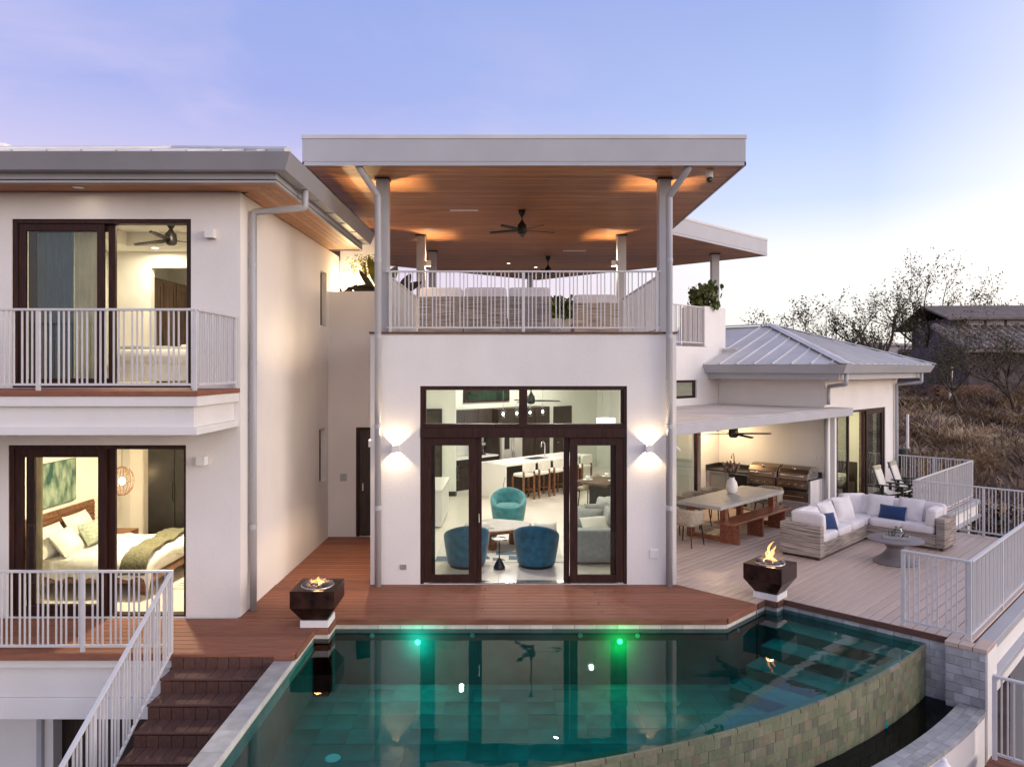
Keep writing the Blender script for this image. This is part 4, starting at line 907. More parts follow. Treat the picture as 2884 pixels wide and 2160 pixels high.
kw = MB().box(-.02, .02, -.95, .95, -.2, .2).build('kitchen_window', 'frame', None); kw.location = K(-16.28, 15.2, 2.66); kw.rotation_euler = (0, 0, RW); tag(kw, 'long dark window above the kitchen cabinets', 'window')
g_ = MB().box(.0205, .024, -.88, .88, -.14, .14).build('pane', 'night_green', kw)
kd = MB().box(-.02, .03, -.45, .45, 0, 2.2).build('kitchen_door', 'dark_wood', None); kd.location = K(-16.27, 18.7, .012); kd.rotation_euler = (0, 0, RW); tag(kd, 'dark interior door at the back of the kitchen', 'door')
MB().tube([(.03, -.36, 1.0), (.07, -.36, 1.0), (.07, -.26, 1.0)], .01, 6).build('handle', 'chrome', kd)
pl0 = thing('pendant_lamp', 'leftmost glass pendant lamp over the kitchen island', 'pendant lamp', K(-14.2, 13.86, 2.14), 0, 'glass pendants over the island')
MB().cyl((0, 0, .30), (0, 0, 1.65), .004, n=6).build('cord', 'steel', pl0); MB().cyl((0, 0, .22), (0, 0, .32), .012, n=8).build('socket', 'steel', pl0)
MB().lathe([(.055, 0), (.057, .22), (.05, .22), (.048, .01)], 18).build('glass_shade', 'clear', pl0, smooth='auto'); MB().soft((0, 0, .10), (.055, .055, .085), e=1).build('bulb', 'lamp_white', pl0, smooth=True)
for k, nm in enumerate(['second glass pendant lamp from the left over the kitchen island', 'third glass pendant lamp from the left over the kitchen island', 'rightmost glass pendant lamp over the kitchen island']):
    dup(pl0, K(-14.2, 13.86+.53*(k+1), 2.14), 0, nm)
for k in range(2): light('POINT', 'pendant_glow', K(-14.2, 14.2+1.0*k, 2.0), 22, (.9, .95, 1), .06)
# ---------------------------------------------------------------- living furniture
def tub_chair(name, label, loc, rz, mat):
    t = thing(name, label, 'armchair', loc, rz, 'blue barrel armchairs')
    nU, = (40,)
    def top(th):      # back is local -y
        c = (1-sin(th))/2
        return .45+.33*c**1.3
    prof = [(0, 0), (0, .25), (0, .5), (0, .75), (0, .92), (.25, .99), (.55, 1.0), (.85, .96), (1.0, .85), (1.05, .7), (1.05, .58)]
    def fn(i, j):
        th = 2*pi*i/nU; k, f = prof[j]; zt = top(th); z = .055+(zt-.055)*f if f > .6 or k == 0 else .055+(zt-.055)*f
        if j >= 9: z = max(.36, z) if j == 9 else .36
        ro = .315+.115*min(1, (z/.7))**.75; wth = .12
        r = ro-wth*k+(.012 if .1 < k < .7 else 0)
        return (r*cos(th), r*sin(th)*.97, z)
    MB().grid(fn, nU, len(prof), cu=True).build('shell', mat, t, smooth=True, sub=1)
    MB().cyl((0, 0, .30), (0, 0, .37), .33, n=24).build('seat_deck', mat, t); MB().soft((0, .03, .41), (.58, .56, .15), e=.75, nu=28, nv=13).build('seat_cushion', mat, t, smooth=True)
    MB().cyl((0, 0, 0), (0, 0, .05), .29, .30, 28).build('swivel_base', 'black', t); return t
tub_chair('armchair', 'teal barrel armchair facing the doors across the coffee table', (-.08, 16.15, .012), pi, 'teal_velvet')
tub_chair('armchair', 'blue barrel armchair seen from behind in the open doorway', (.43, 12.82, .012), radians(-8), 'blue_velvet')
tub_chair('armchair', 'blue barrel armchair seen from behind through the left glass door', (-.80, 12.82, .012), radians(10), 'blue_velvet')
t = thing('coffee_table', 'organic wood edged coffee table with pale top among the armchairs', 'coffee table', (-.28, 14.25, .022))
pts = [(.62*cos(a)*(1+.12*sin(2*a+.5)), .62*sin(a)*.95*(1+.08*cos(3*a))) for a in [2*pi*k/32 for k in range(32)]]
MB().prism(pts, .33, .39).build('wood_edge', 'walnut', t, bevel=.012); MB().prism([(x*.95, y*.95) for x, y in pts], .391, .398).build('table_top', 'concrete', t, bevel=.003)
for a in (.4, 2.5, 4.4): MB().cyl((.33*cos(a), .33*sin(a), 0), (.36*cos(a), .36*sin(a), .33), .09, .11, 14).build('leg', 'walnut', t)
bk = MB().box(-.16, .16, -.11, .11, 0, .025).build('magazine', 'plastic_white', None, bevel=.003); bk.location = (-.52, 13.95, .421); bk.rotation_euler = (0, 0, .25); tag(bk, 'white magazine lying on the coffee table', 'magazine')
MB().box(-.15, .15, -.10, .10, .0252, .0262).build('cover_print', 'linen_grey', bk)
t = thing('side_table', 'small round drinks table with black conical base in the doorway', 'side table', (-.22, 12.6, .012))
MB().lathe([(.135, .50), (.14, .505), (.14, .53), (.13, .53), (.125, .515)], 28).build('tray_top', 'steel', t, smooth='auto'); MB().cyl((0, 0, .14), (0, 0, .50), .01, n=10).build('stem', 'black_metal', t); MB().lathe([(.10, 0), (.10, .03), (.07, .10), (.03, .17), (.01, .19)], 24).build('base', 'black', t, smooth=True)
rg = MB().box(-1.4, .92, 13.0, 15.6, .0125, .02).build('rug', 'rugm', None); tag(rg, 'white rug with blue geometric pattern under the coffee table', 'rug')
for (x0, x1, y0, y1, sh) in [(-1.38, -1.12, 13.05, 13.4, 0), (-1.36, -.95, 14.6, 15.5, 0), (-.35, -.12, 13.1, 13.3, 1), (-.06, .22, 13.15, 13.45, 1), (-.3, .1, 13.5, 13.75, 0), (.5, .85, 14.0, 14.5, 1), (.3, .55, 14.9, 15.4, 0), (-.7, -.4, 13.2, 13.6, 1)]:
    m = MB()
    if sh: m.prism([(x0, y0), (x1, y0)]+[(x0+(x1-x0)*cos(a), y0+(y1-y0)*sin(a)) for a in [pi/2*k/8 for k in range(1, 9)]], .0202, .022)
    else: m.box(x0, x1, y0, y1, .0202, .022)
    m.build('pattern_block', 'rug_blue', rg)
c = MB().pillow((0, 0, 0), .44, .26, .13, RX(radians(64))).build('throw_pillow', 'linen', None, smooth=True); c.location = (.62, 13.40, .52); c.rotation_euler = (0, 0, .15); tag(c, 'white pillow showing above the right blue armchair', 'pillow')
c = MB().pillow((0, 0, 0), .44, .26, .13, RX(radians(64))).build('throw_pillow', 'linen', None, smooth=True); c.location = (-.64, 13.35, .53); tag(c, 'white pillow above the left blue armchair behind the glass', 'pillow')
t = thing('living_sofa', 'pale grey sofa end seen through the right glass door', 'sofa', (1.62, 12.85, .012))
MB().box(-.55, .55, .15, 2.3, .06, .34).build('base', 'linen_grey', t, bevel=.03); MB().soft((0, .12, .32), (1.12, .26, .58), e=.22).build('arm', 'linen_grey', t, smooth=True); MB().soft((.42, 1.3, .50), (.26, 2.2, .66), e=.25).build('back', 'linen_grey', t, smooth=True)
for k in range(2): MB().soft((-.08, .7+.95*k, .42), (.9, .92, .18), e=.25).build('seat_cushion', 'linen_grey', t, smooth=True)
for k in range(2): MB().soft((.20, .75+.95*k, .66), (.24, .85, .40), RY(radians(12)), e=.4).build('back_cushion', 'linen_grey', t, smooth=True)
for sx_ in (-.5, .5):
    for y in (.1, 2.2): MB().box(sx_-.03, sx_+.03, y-.03, y+.03, 0, .06).build('leg', 'black', t)
for lb, (x, y, z), r, m_ in [('pale pillow lying along the grey sofa arm', (1.52, 13.25, .62), RX(radians(35)) @ RZ(.1), 'linen'), ('upright grey pillow on the living room sofa', (1.62, 13.75, .72), RZ(.4) @ RX(radians(70)), 'linen_grey'), ('dark grey pillow leaning in the living room sofa', (1.42, 13.6, .66), RZ(-.5) @ RX(radians(65)), 'linen_grey')]:
    c = MB().pillow((0, 0, 0), .52, .44, .17, r).build('throw_pillow', m_, None, smooth=True); c.location = (x, y, z); tag(c, lb, 'pillow')
t = thing('sideboard', 'white sideboard against the left wall of the living room', 'sideboard', (-2.1, 16.7, .012))
MB().box(-.55, .56, -.9, .9, .03, .80).build('body', 'plastic_white', t, bevel=.005); MB().box(-.55, .60, -.93, .93, .801, .84).build('top', 'quartz', t, bevel=.004)
for k in range(3): MB().box(.561, .572, -.88+.6*k, -.88+.6*k+.57, .06, .77).build('door', 'plastic_white', t, bevel=.006)
pc = MB().box(-.36, .30, -.02, .02, 0, 1.93).build('framed_picture', 'black', None, bevel=.006); pc.location = (-2.2, 19.76, .46); tag(pc, 'tall black framed picture on the left living room wall', 'picture')
MB().box(-.30, .24, -.024, -.021, .06, 1.86).build('print', 'dark_leaf', pc)
t = thing('indoor_dining_table', 'dark wood dining table set with cups behind the right glass', 'dining table', W(-10.9, 15.0, .012), RW)
MB().box(-.52, .52, -1.5, 1.3, .70, .76).build('table_top', 'wardrobe_wood', t, bevel=.008)
for y in (-1.0, .9): MB().box(-.35, .35, y-.08, y+.08, 0, .70).build('trestle', 'black', t)
for k, (dx, dy) in enumerate([(-.3, -1.2), (.25, -.9), (-.3, -.45), (.25, -.1), (-.3, .35)]):
    x, y, _ = W(-10.9+dx, 15.0+dy); u = thing('cup_and_saucer', ['white cup and saucer nearest on the indoor dining table', 'second white cup on the indoor dining table', 'third white cup on the indoor dining table', 'fourth white cup on the indoor dining table', 'farthest white cup on the indoor dining table'][k], 'cup', (x, y, .773), 0, 'place settings')
    MB().lathe([(.05, 0), (.13, .015), (.125, .02), (.05, .008)], 20).build('saucer', 'plastic_white', u, smooth=True); MB().lathe([(.03, .01), (.05, .04), (.055, .09), (.05, .09), (.028, .02)], 18).build('cup', 'plastic_white', u, smooth=True); MB().tube([(.05, 0, .08), (.085, 0, .07), (.08, 0, .04), (.045, 0, .035)], .006, 6).build('handle', 'plastic_white', u)
def wicker_dining(label, a, b, rz):
    u = thing('wicker_dining_chair', label, 'chair', W(a, b, .012), rz, 'wicker chairs at the indoor dining table')
    MB().soft((0, 0, .45), (.46, .46, .08), e=.4).build('seat', 'rope', u, smooth=True)
    MB().grid(lambda i, j: (.25*cos(pi+pi*i/14), .25*sin(pi+pi*i/14)-.02, .46+(.08+.30*sin(pi*i/14)**.7)*j/4), 15, 5).build('backrest', 'rope', u, smooth=True).modifiers.new('s', 'SOLIDIFY').thickness = .02
    for x in (-.19, .19):
        for y in (-.19, .19): MB().cyl((x, y, 0), (x*.85, y*.85, .44), .014, n=8).build('leg', 'black_metal', u)
wicker_dining('wicker chair at the near side of the indoor dining table', -10.2, 14.0, RW+pi/2+pi); wicker_dining('second wicker chair at the near side of the indoor table', -10.2, 15.0, RW+pi/2+pi)
wicker_dining('wicker chair on the far side of the indoor table', -11.65, 14.4, RW-pi/2+pi); wicker_dining('farthest wicker chair on the far side of the indoor table', -11.65, 15.4, RW-pi/2+pi)
t = thing('chandelier', 'white drum chandelier hanging on two cords over the dining table', 'chandelier', (2.27, 17.6, 2.14))
MB().lathe([(.23, 0), (.235, .13), (.21, .14), (.2, .02)], 28).build('drum', 'lamp_soft', t, smooth='auto')
for x in (-.09, .12): MB().cyl((x, 0, .13), (x, 0, 1.66), .006, n=6).build('cord', 'steel', t)
def fan(name, label, loc, n, r, rod, mat='black', rz=.3, pitch=.2):
    t = thing(name, label, 'ceiling fan', loc, rz)
    MB().cyl((0, 0, .12), (0, 0, rod), .014, n=10).build('rod', mat, t); MB().lathe([(.03, rod), (.07, rod), (.06, rod-.07), (.02, rod-.13)], 18).build('canopy', mat, t, smooth=True)
    MB().lathe([(.015, .2), (.05, .14), (.085, .10), (.095, .0), (.09, -.05), (.06, -.08), (.02, -.085)], 24).build('motor', mat, t, smooth=True)
    for k in range(n):
        a = 2*pi*k/n; R = RZ(a)
        def fn(i, j):
            u = .09+(r-.09)*i/9; w = .055*(1-.25*(i/9))*(.55 if i == 0 else 1)*(.6 if i == 9 else 1); v = (-1+2*(j % 2))*w
            p = Vector((u, v, .01+v*pitch*(1 if j < 2 else 1)+.012*(0 if j in (0, 1) else 1)))
            return R @ p
        o = MB().grid(lambda i, j: R @ Vector((.09+(r-.09)*i/9, (-1+2*j/2)*.058*(1-.3*i/9)*(.5 if i in (0, 9) else 1), .0+(-1+2*j/2)*.058*pitch-.01*(i/9))), 10, 3).build('blade', mat, t, smooth=True)
        o.modifiers.new('s', 'SOLIDIFY').thickness = .008
    return t
fan('ceiling_fan', 'dark three blade fan hanging inside the living room', (.44, 16.8, 2.74), 3, .70, 1.06, rz=.05)
fan('ceiling_fan', 'black five blade fan under the terrace roof, the nearer one', (.196, 14.34, 6.20), 5, .68, .385, rz=.3)
fan('ceiling_fan', 'smaller looking black fan far back under the terrace roof', (1.0, 20.2, 6.15), 5, .68, .435, rz=.6)
fan('ceiling_fan', 'dark fan over the outdoor dining table', (4.35, 14.3, 2.20), 4, .80, .17, rz=.15, pitch=.15)
fan('ceiling_fan', 'bronze fan on the upper bedroom ceiling', (-5.53, 11.8, 5.55), 3, .85, .30, 'black', rz=.62)
# curtain generator
def curtain(label, p0, p1, z0, z1, mat, amp=.035, per=.11):
    L = hypot(p1[0]-p0[0], p1[1]-p0[1]); n = int(L/per*8); dx, dy = (p1[0]-p0[0])/L, (p1[1]-p0[1])/L
    ph = random.uniform(0, 6)
    def fn(i, j):
        u = L*i/n; w = amp*sin(2*pi*u/per+ph+.6*sin(u*7+ph))*(1-.25*j/5)
        return (p0[0]+dx*u-dy*w, p0[1]+dy*u+dx*w, z0+(z1-z0)*j/5)
    o = MB().grid(fn, n+1, 6).build('curtain', mat, None, smooth=True); o.modifiers.new('s', 'SOLIDIFY').thickness = .004
    tag(o, label, 'curtain'); return o
curtain('pale curtain at the right end of the transom window', (2.0, 12.05), (2.38, 12.05), .05, 3.6, 'curtain')
# ================================================================== UPPER BEDROOM
curtain('drawn curtain behind the left upper bedroom pane, coloured with its blue sky reflection', (-6.98, 10.52), (-6.33, 10.52), 3.22, 5.58, 'curtain_sky_tint', .03, .12)
curtain('beige curtain behind the upper bedroom pane', (-6.34, 10.56), (-5.92, 10.56), 3.22, 5.58, 'curtain', .035, .085)
t = thing('upper_bed', 'white made bed low behind the upper balcony railing', 'bed', (-5.2, 11.9, 3.2))
MB().box(-1.0, .75, -.9, .9, .08, .34).build('base', 'linen', t, bevel=.02); MB().soft((-.1, 0, .44), (1.8, 1.86, .26), e=.25).build('duvet', 'linen', t, smooth=True); MB().soft((-.55, -.1, .58), (.8, 1.2, .10), e=.4).build('folded_blanket', 'linen_grey', t, smooth=True); MB().soft((.35, .1, .60), (.8, 1.3, .12), e=.35).build('pillow_row', 'linen', t, smooth=True)
t = thing('wardrobe', 'tall dark paneled wardrobe in the upper bedroom passage', 'wardrobe', (-7.05, 14.6, 3.2))
MB().box(-.35, .27, -1.05, 1.1, 0, 2.0).build('body', 'dark_wood', t)
for k in range(4):
    y0 = -1.04+.53*k; d = MB().box(.271, .295, y0, y0+.52, .02, 1.98).build('door', 'wardrobe_wood', t, bevel=.004)
    bars('panel_moulding', d, [(.296, .306, y0+.02, y0+.09, .06, 1.94), (.296, .306, y0+.43, y0+.50, .06, 1.94), (.296, .306, y0+.09, y0+.43, 1.85, 1.94), (.296, .306, y0+.09, y0+.43, .06, .15)], 'wardrobe_wood', .003); MB().box(.307, .32, y0+.44, y0+.47, .75, 1.0).build('handle', 'black', d)
downlight('bright ceiling downlight inside the upper bedroom', (-6.35, 12.95, 5.62), 26, (1, .9, .68), r=.06, size=.12)
downlight('downlight in the upper bedroom ceiling near the window', (-5.0, 11.0, 5.86), 55, (1, .84, .58), size=.15)
downlight('downlight over the wardrobe passage upstairs', (-5.6, 14.6, 5.86), 14, (1, .88, .6))
# ================================================================== LOWER BEDROOM
t = thing('lower_bed', 'wooden bed with white linen in the lower bedroom', 'bed', (-6.45, 11.95, .006))
for x, y in [(-.9, -.75), (.78, -.75), (-.9, .75), (.78, .75)]: MB().box(x-.05, x+.05, y-.05, y+.05, 0, .22).build('leg', 'walnut', t)
MB().box(-1.0, .95, -.88, .88, .2, .28).build('frame', 'walnut', t, bevel=.008)
hb = MB().box(-1.0, -.95, -1.0, .95, .2, 1.16).build('headboard', 'walnut', t, bevel=.006)
for k in range(6): MB().box(-.95, -.935, -.99, .94, .72+.07*k, .72+.07*k+.05).build('slat', 'walnut', hb)
MB().soft((-.02, 0, .42), (1.86, 1.78, .30), e=.22).build('mattress', 'linen', t, smooth=True)
def duvet(i, j):
    u = -1+2*i/24; v = -1+2*j/20; x = .18+.78*u; y = .98*v; z = .585+.012*sin(9*x+4*y)+.012*sin(13*y-5*x)
    if abs(v) > .88: z -= (abs(v)-.88)*2.4+.03*sin(14*u)
    if u > .93: z -= (u-.93)*2.2+.03*sin(9*v)
    return (x+.02*sin(5*v), y+.02*sin(6*u), z)
MB().grid(duvet, 25, 21).build('duvet', 'linen', t, smooth=True).modifiers.new('s', 'SOLIDIFY').thickness = .03
def throw(i, j):
    u = i/14; v = -1+2*j/18; x = .42+.40*u+.05*v*0; y = 1.02*v; z = .618+.015*sin(12*y+3*x)+.008*sin(25*x)
    if v < -.85: z -= (-.85-v)*2.0
    if v > .9: z -= (v-.9)*2
    return (x-.10*v+.02*sin(6*v), y, z)
tw = MB().grid(throw, 15, 19).build('throw_blanket', 'olive', None, smooth=True); tw.location = (-6.45, 11.95, .04); tw.modifiers.new('s', 'SOLIDIFY').thickness = .018; tag(tw, 'olive green throw lying across the foot of the lower bed', 'blanket')
for lb, x, y, z, r, m_, s in [('white pillow nearest the window on the lower bed', -7.18, 11.35, .80, RZ(-.05) @ RY(radians(60)), 'linen', .62), ('white pillow behind the striped one on the lower bed', -7.2, 12.15, .84, RZ(.05) @ RY(radians(64)), 'linen', .62), ('second white pillow leaning in front on the lower bed', -6.98, 11.42, .76, RZ(.1) @ RY(radians(52)), 'linen', .56), ('sage striped pillow on the lower bed', -6.85, 11.92, .80, RZ(-.1) @ RY(radians(58)), 'sage', .48)]:
    c = MB().pillow((0, 0, 0), s*.8, s*1.15, .2, r).build('bed_pillow', m_, None, smooth=True); c.location = (x, y, z); tag(c, lb, 'pillow')
    if m_ == 'sage':
        for k in range(6):
            MB().tube([r @ Vector(((-.17+.065*k), yy, .088*(1-.45*abs(yy/.26)**2)*(1-.5*abs((-.17+.065*k)/.19)**3)+.012)) for yy in (-.24, -.16, -.08, 0, .08, .16, .24)], .0035, 5).build('stripe', 'linen', c)
pt = MB().box(-.02, .02, -.46, .46, 0, .70).build('leaf_painting', 'black', None); pt.location = (-7.42, 11.9, 1.26); tag(pt, 'painting of green leaves on the lower bedroom wall', 'painting')
M('painting', (.30, .36, .27), .6, var=.4, scale=6, stretch=(1, 1.2, .55), col2=(.015, .07, .055), contrast=1.7, detail=5)
MB().box(.0205, .024, -.455, .455, .005, .695).build('canvas', 'painting', pt)
t = thing('nightstand', 'walnut nightstand on the far side of the lower bed', 'nightstand', (-7.15, 13.25, .006))
MB().box(-.24, .24, -.22, .22, .48, .52).build('top', 'walnut', t); MB().box(-.24, -.21, -.22, .22, 0, .479).build('side_panel', 'walnut', t); MB().box(.21, .24, -.22, .22, 0, .479).build('side_panel', 'walnut', t); MB().box(-.21, .21, -.22, .22, .2, .23).build('shelf', 'walnut', t)
t = thing('globe_pendant', 'glowing open wire globe pendant in the lower bedroom', 'pendant lamp', (-7.02, 13.1, 1.45))
for k in range(10):
    a = pi*k/10; MB().tube([(.2*cos(a)*sin(p), .2*sin(a)*sin(p), .26*cos(p)) for p in [2*pi*q/28 for q in range(29)]], .004, 5).build('hoop', 'walnut', t)
for z in (-.14, 0, .14):
    r = .2*sqrt(1-(z/.26)**2); MB().tube([(r*cos(2*pi*q/28), r*sin(2*pi*q/28), z) for q in range(29)], .004, 5).build('ring', 'walnut', t)
MB().soft((0, 0, 0), (.11, .11, .13), e=1).build('bulb', 'lamp_warm', t, smooth=True); MB().cyl((0, 0, .26), (0, 0, 1.38), .004, n=6).build('cord', 'black', t)
light('POINT', 'globe_glow', (0, 0, 0), 55, (1, .78, .45), .06, parent=t)
downlight('downlight in the lower bedroom ceiling over the bed', (-5.6, 11.8, 2.83), 170, (1, .82, .54), size=.15)
t = thing('lower_wardrobe', 'black paneled wardrobe at the back of the lower bedroom', 'wardrobe', (-5.6, 14.15, .006))
MB().box(-1.2, 1.4, -.55, .0, 0, 2.6).build('body', 'black', t)
for k in range(5): d = MB().box(-1.18+.5*k, -.70+.5*k, -.57, -.551, .05, 2.55).build('door', 'black', t, bevel=.004); MB().box(-.76+.5*k, -.73+.5*k, -.59, -.57, 1.0, 1.35).build('handle', 'black', d)
curtain('light curtain behind the left pane of the lower bedroom', (-7.02, 10.55), (-6.80, 10.55), .03, 2.45, 'curtain', .03, .1)
rg = MB().box(-.5, .7, -.7, .7, 0, .008).build('striped_rug', 'linen', None); rg.location = (-4.85, 12.1, .007); tag(rg, 'black and white striped rug beside the lower bed', 'rug')
for k in range(14): MB().box(-.5, .7, -.68+.1*k, -.64+.1*k, .0082, .0095).build('stripe', 'black', rg)
# ================================================================== ROOM IN SIDE WING
t = thing('side_room_bed', 'dark low bed inside the side wing glass doors', 'bed', W(-8.6, 20.3, .01), RW)
MB().box(-.9, 1.0, -1.0, .9, .05, .32).build('frame', 'dark_wood', t); MB().soft((0, -.05, .42), (1.85, 1.8, .26), e=.25).build('mattress', 'linen', t, smooth=True); MB().box(-1.0, 1.02, .91, .97, 0, .85).build('headboard', 'dark_wood', t)
t = thing('drum_lamp', 'hanging tan drum lamp inside the side wing doors', 'lamp', W(-8.0, 19.35, 1.42), RW)
MB().lathe([(.22, 0), (.22, .42), (.2, .42), (.2, .01)], 24).build('shade', 'lamp_shade', t, smooth='auto'); MB().cyl((0, 0, .42), (0, 0, 1.58), .006, n=6).build('cord', 'black', t)
downlight('downlight in the side wing bedroom ceiling', W(-8.4, 20.0, 3.0), 70, (1, .95, .62), size=.15)
curtain('brown sheer curtain behind the left side wing pane', W(-7.22, 17.9)[:2], W(-7.22, 18.95)[:2], .05, 2.4, 'linered', .03, .13); curtain('brown sheer curtain behind the right side wing pane', W(-7.22, 20.4)[:2], W(-7.22, 21.45)[:2], .05, 2.4, 'linered', .03, .13)
downlight('warm downlight over the outdoor sink', W(-9.2, 16.6, 2.369), 36, (1, .70, .38), size=.1)
# ================================================================== FIRE BOWLS
def fire_bowl(label, loc, rz, big):
    t = thing('fire_bowl', label, 'fire bowl', loc, rz)
    MB().box(-.19, .19, -.19, .19, 0, .095).build('plinth', 'stucco', t, bevel=.006)
    m = MB(); a, b = .17, .295
    vs = [(x*a, y*a, .096) for x, y in ((-1, -1), (1, -1), (1, 1), (-1, 1))]+[(x*b, y*b, .29) for x, y in ((-1, -1), (1, -1), (1, 1), (-1, 1))]
    m.add(vs, [(3, 2, 1, 0)]+[(i, (i+1) % 4, 4+(i+1) % 4, 4+i) for i in range(4)]+[(4, 5, 6, 7)]); m.build('tapered_base', 'bronze', t, bevel=.004)
    # square top band with a round hole
    n = 32; o_ = []
    for k in range(n):
        th = 2*pi*k/n+pi/4; c, s_ = cos(th), sin(th); q = .295/max(abs(c), abs(s_)); o_.append((q*c, q*s_))
    r = .215; m = MB(); i_ = [(r*cos(2*pi*k/n+pi/4), r*sin(2*pi*k/n+pi/4)) for k in range(n)]
    vs = [(*p, .292) for p in o_]+[(*p, .52) for p in o_]+[(*p, .52) for p in i_]+[(*p, .42) for p in i_]
    fs = []
    for lv in range(3): fs += [(lv*n+k, lv*n+(k+1) % n, (lv+1)*n+(k+1) % n, (lv+1)*n+k) for k in range(n)]
    fs.append(tuple(3*n+k for k in range(n))); m.add(vs, fs); m.build('square_band', 'bronze', t)
    m = MB(); m.lathe([(.212, .505), (.225, .522), (.214, .534), (.200, .528), (.198, .46)], 36); m.f = m.f[:-2]; m.build('rim_ring', 'steel', t, smooth=True)
    rs = random.Random(5 if big else 9)
    for k in range(20):
        rr = .165*sqrt(rs.random()); th = rs.uniform(0, 2*pi)
        if k < 11: rr = .155; th = 2*pi*k/11
        m = MB(); s = rs.uniform(.075, .11); m.soft((rr*cos(th), rr*sin(th), .50+rs.uniform(0, .045)), (s*1.3, s, s*.85), RZ(rs.uniform(0, 3)) @ RX(rs.uniform(-.5, .5)), e=.8, nu=10, nv=7)
        m.v = [tuple(Vector(v)+mnoise.noise_vector(Vector(v)*18+Vector((k, 0, 0)))*.009) for v in m.v]; m.build('fire_stone', 'stone', t, smooth=True)
    fl = [(-.01, 0, .36, .038), (.035, .015, .29, .036), (-.045, -.01, .21, .04), (.075, 0, .16, .032), (-.085, .02, .12, .03), (.0, -.05, .14, .042), (.02, .05, .22, .034), (-.03, -.06, .09, .03), (.06, -.04, .10, .03)] if big else [(-.06, 0, .11, .045), (.03, .02, .14, .05), (.07, -.02, .12, .035), (-.01, -.05, .08, .04)]
    for k, (x, y, h, w) in enumerate(fl):
        ph = rs.uniform(0, 6); le = rs.uniform(-.9, .9)
        def fn(i, j):
            u = i/11; th = 2*pi*j/8; rad = w*(sin(pi*min(1, .25+u*.75))**.8)*(1-u*.35)+.001
            return (x+rad*cos(th)*(1+.35*sin(ph+7*u))+.045*sin(ph+u*6)*u+.06*le*u*u, y+.55*rad*sin(th)+.02*cos(ph+u*5)*u, .49+h*u)
        MB().grid(fn, 12, 8, cv=True).build('flame', 'flame', t, smooth=True)
    light('POINT', 'fire_glow', (0, 0, .62), 9.0 if big else 5.0, (1, .5, .18), .06, parent=t)
fire_bowl('bronze fire bowl with low flames at the left pool corner', (-2.65, 9.935, .0), 0, False)
fire_bowl('bronze fire bowl with tall flames at the right pool corner', W(-5.06, 10.62, .0), RW+radians(3), True)
# ================================================================== OUTDOOR DINING
t = thing('outdoor_dining_table', 'long pale concrete topped table under the canopy', 'dining table', W(-7.69, 14.37, 0), RW)
MB().box(-.5, .5, -1.4, 1.4, .69, .76).build('table_top', 'concrete', t, bevel=.006)
for y in (-1.05, 1.05):
    for x in (-.38, .38): MB().box(x-.06, x+.06, y-.06, y+.06, 0, .69).build('leg', 'hardwood', t, bevel=.004)
    MB().box(-.32, .32, y-.04, y+.04, .02, .10).build('foot_bar', 'hardwood', t)
t = thing('dining_bench', 'reddish hardwood bench along the near side of the table', 'bench', W(-7.14, 14.30, 0), RW)
MB().box(-.22, .22, -1.3, 1.3, .41, .45).build('seat', 'hardwood', t, bevel=.01)
for y in (-1.0, 0.02, 1.05): MB().box(-.17, .17, y-.03, y+.03, 0, .409).build('panel_leg', 'hardwood', t, bevel=.004)
dc = thing('rope_chair', 'woven rope chair at the near head of the outdoor table', 'chair', W(-7.72, 12.62, 0), RW+pi, 'woven rope chairs around the outdoor table')
def shell(i, j):
    th = radians(-20)+radians(220)*i/20; k = j/5; h = .28+.03*sin(th)
    r = .29+.015*k; c, s_ = cos(th), sin(th); e_ = .62
    return (r*math.copysign(abs(c)**e_, c), r*.95*math.copysign(abs(s_)**e_, s_), .43+h*k*(1 if s_ > -.2 else .85))
MB().grid(shell, 21, 6).build('woven_back', 'rope', dc, smooth=True).modifiers.new('s', 'SOLIDIFY').thickness = .028
MB().soft((0, 0, .44), (.54, .52, .07), e=.3).build('seat', 'rope', dc, smooth=True); MB().soft((0, -.01, .49), (.48, .46, .06), e=.4).build('seat_cushion', 'linen_grey', dc, smooth=True)
for x in (-.22, .22):
    for y in (-.2, .22): MB().cyl((x*1.1, y*1.1, 0), (x*.9, y*.9, .42), .012, .016, 8).build('leg', 'black_metal', dc)
dc.rotation_euler = (0, 0, RW+pi)
for lb, a, b, r in [('woven rope chair nearest the house wall at the outdoor table', -8.48, 13.45, RW+pi/2), ('middle woven rope chair on the house side of the table', -8.48, 14.25, RW+pi/2), ('woven rope chair beyond the vase on the house side', -8.48, 15.05, RW+pi/2), ('woven rope chair at the far head of the outdoor table', -7.69, 16.02, RW)]: dup(dc, W(a, b, 0), r, lb)
t = thing('vase', 'pale ribbed ceramic vase of dried flowers on the outdoor table', 'vase', W(-7.80, 14.55, .76))
MB().lathe([(.075, 0), (.115, .06), (.125, .16), (.105, .26), (.06, .32), (.055, .35), (.065, .36), (.05, .355), (.045, .3)], 28).build('vase_body', 'plastic_white', t, smooth=True)
rs = random.Random(3)
for k in range(26):
    a = rs.uniform(0, 2*pi); l = rs.uniform(.12, .30); sp = rs.uniform(.05, .20); p = Vector((sp*cos(a), sp*sin(a), .36+l)); q = Vector((.02*cos(a), .02*sin(a), .33))
    s_ = MB().tube([q, q.lerp(p, .5)+Vector((0, 0, .03)), p], .004, 5).build('stem', 'dark_leaf', t)
    MB().soft(p, (.05, .05, .11), RZ(a) @ RY(rs.uniform(.2, .8)), e=.9, nu=8, nv=6).build('flower_head', rs.choice(['dark_leaf', 'linered', 'brick']), s_, smooth=True)
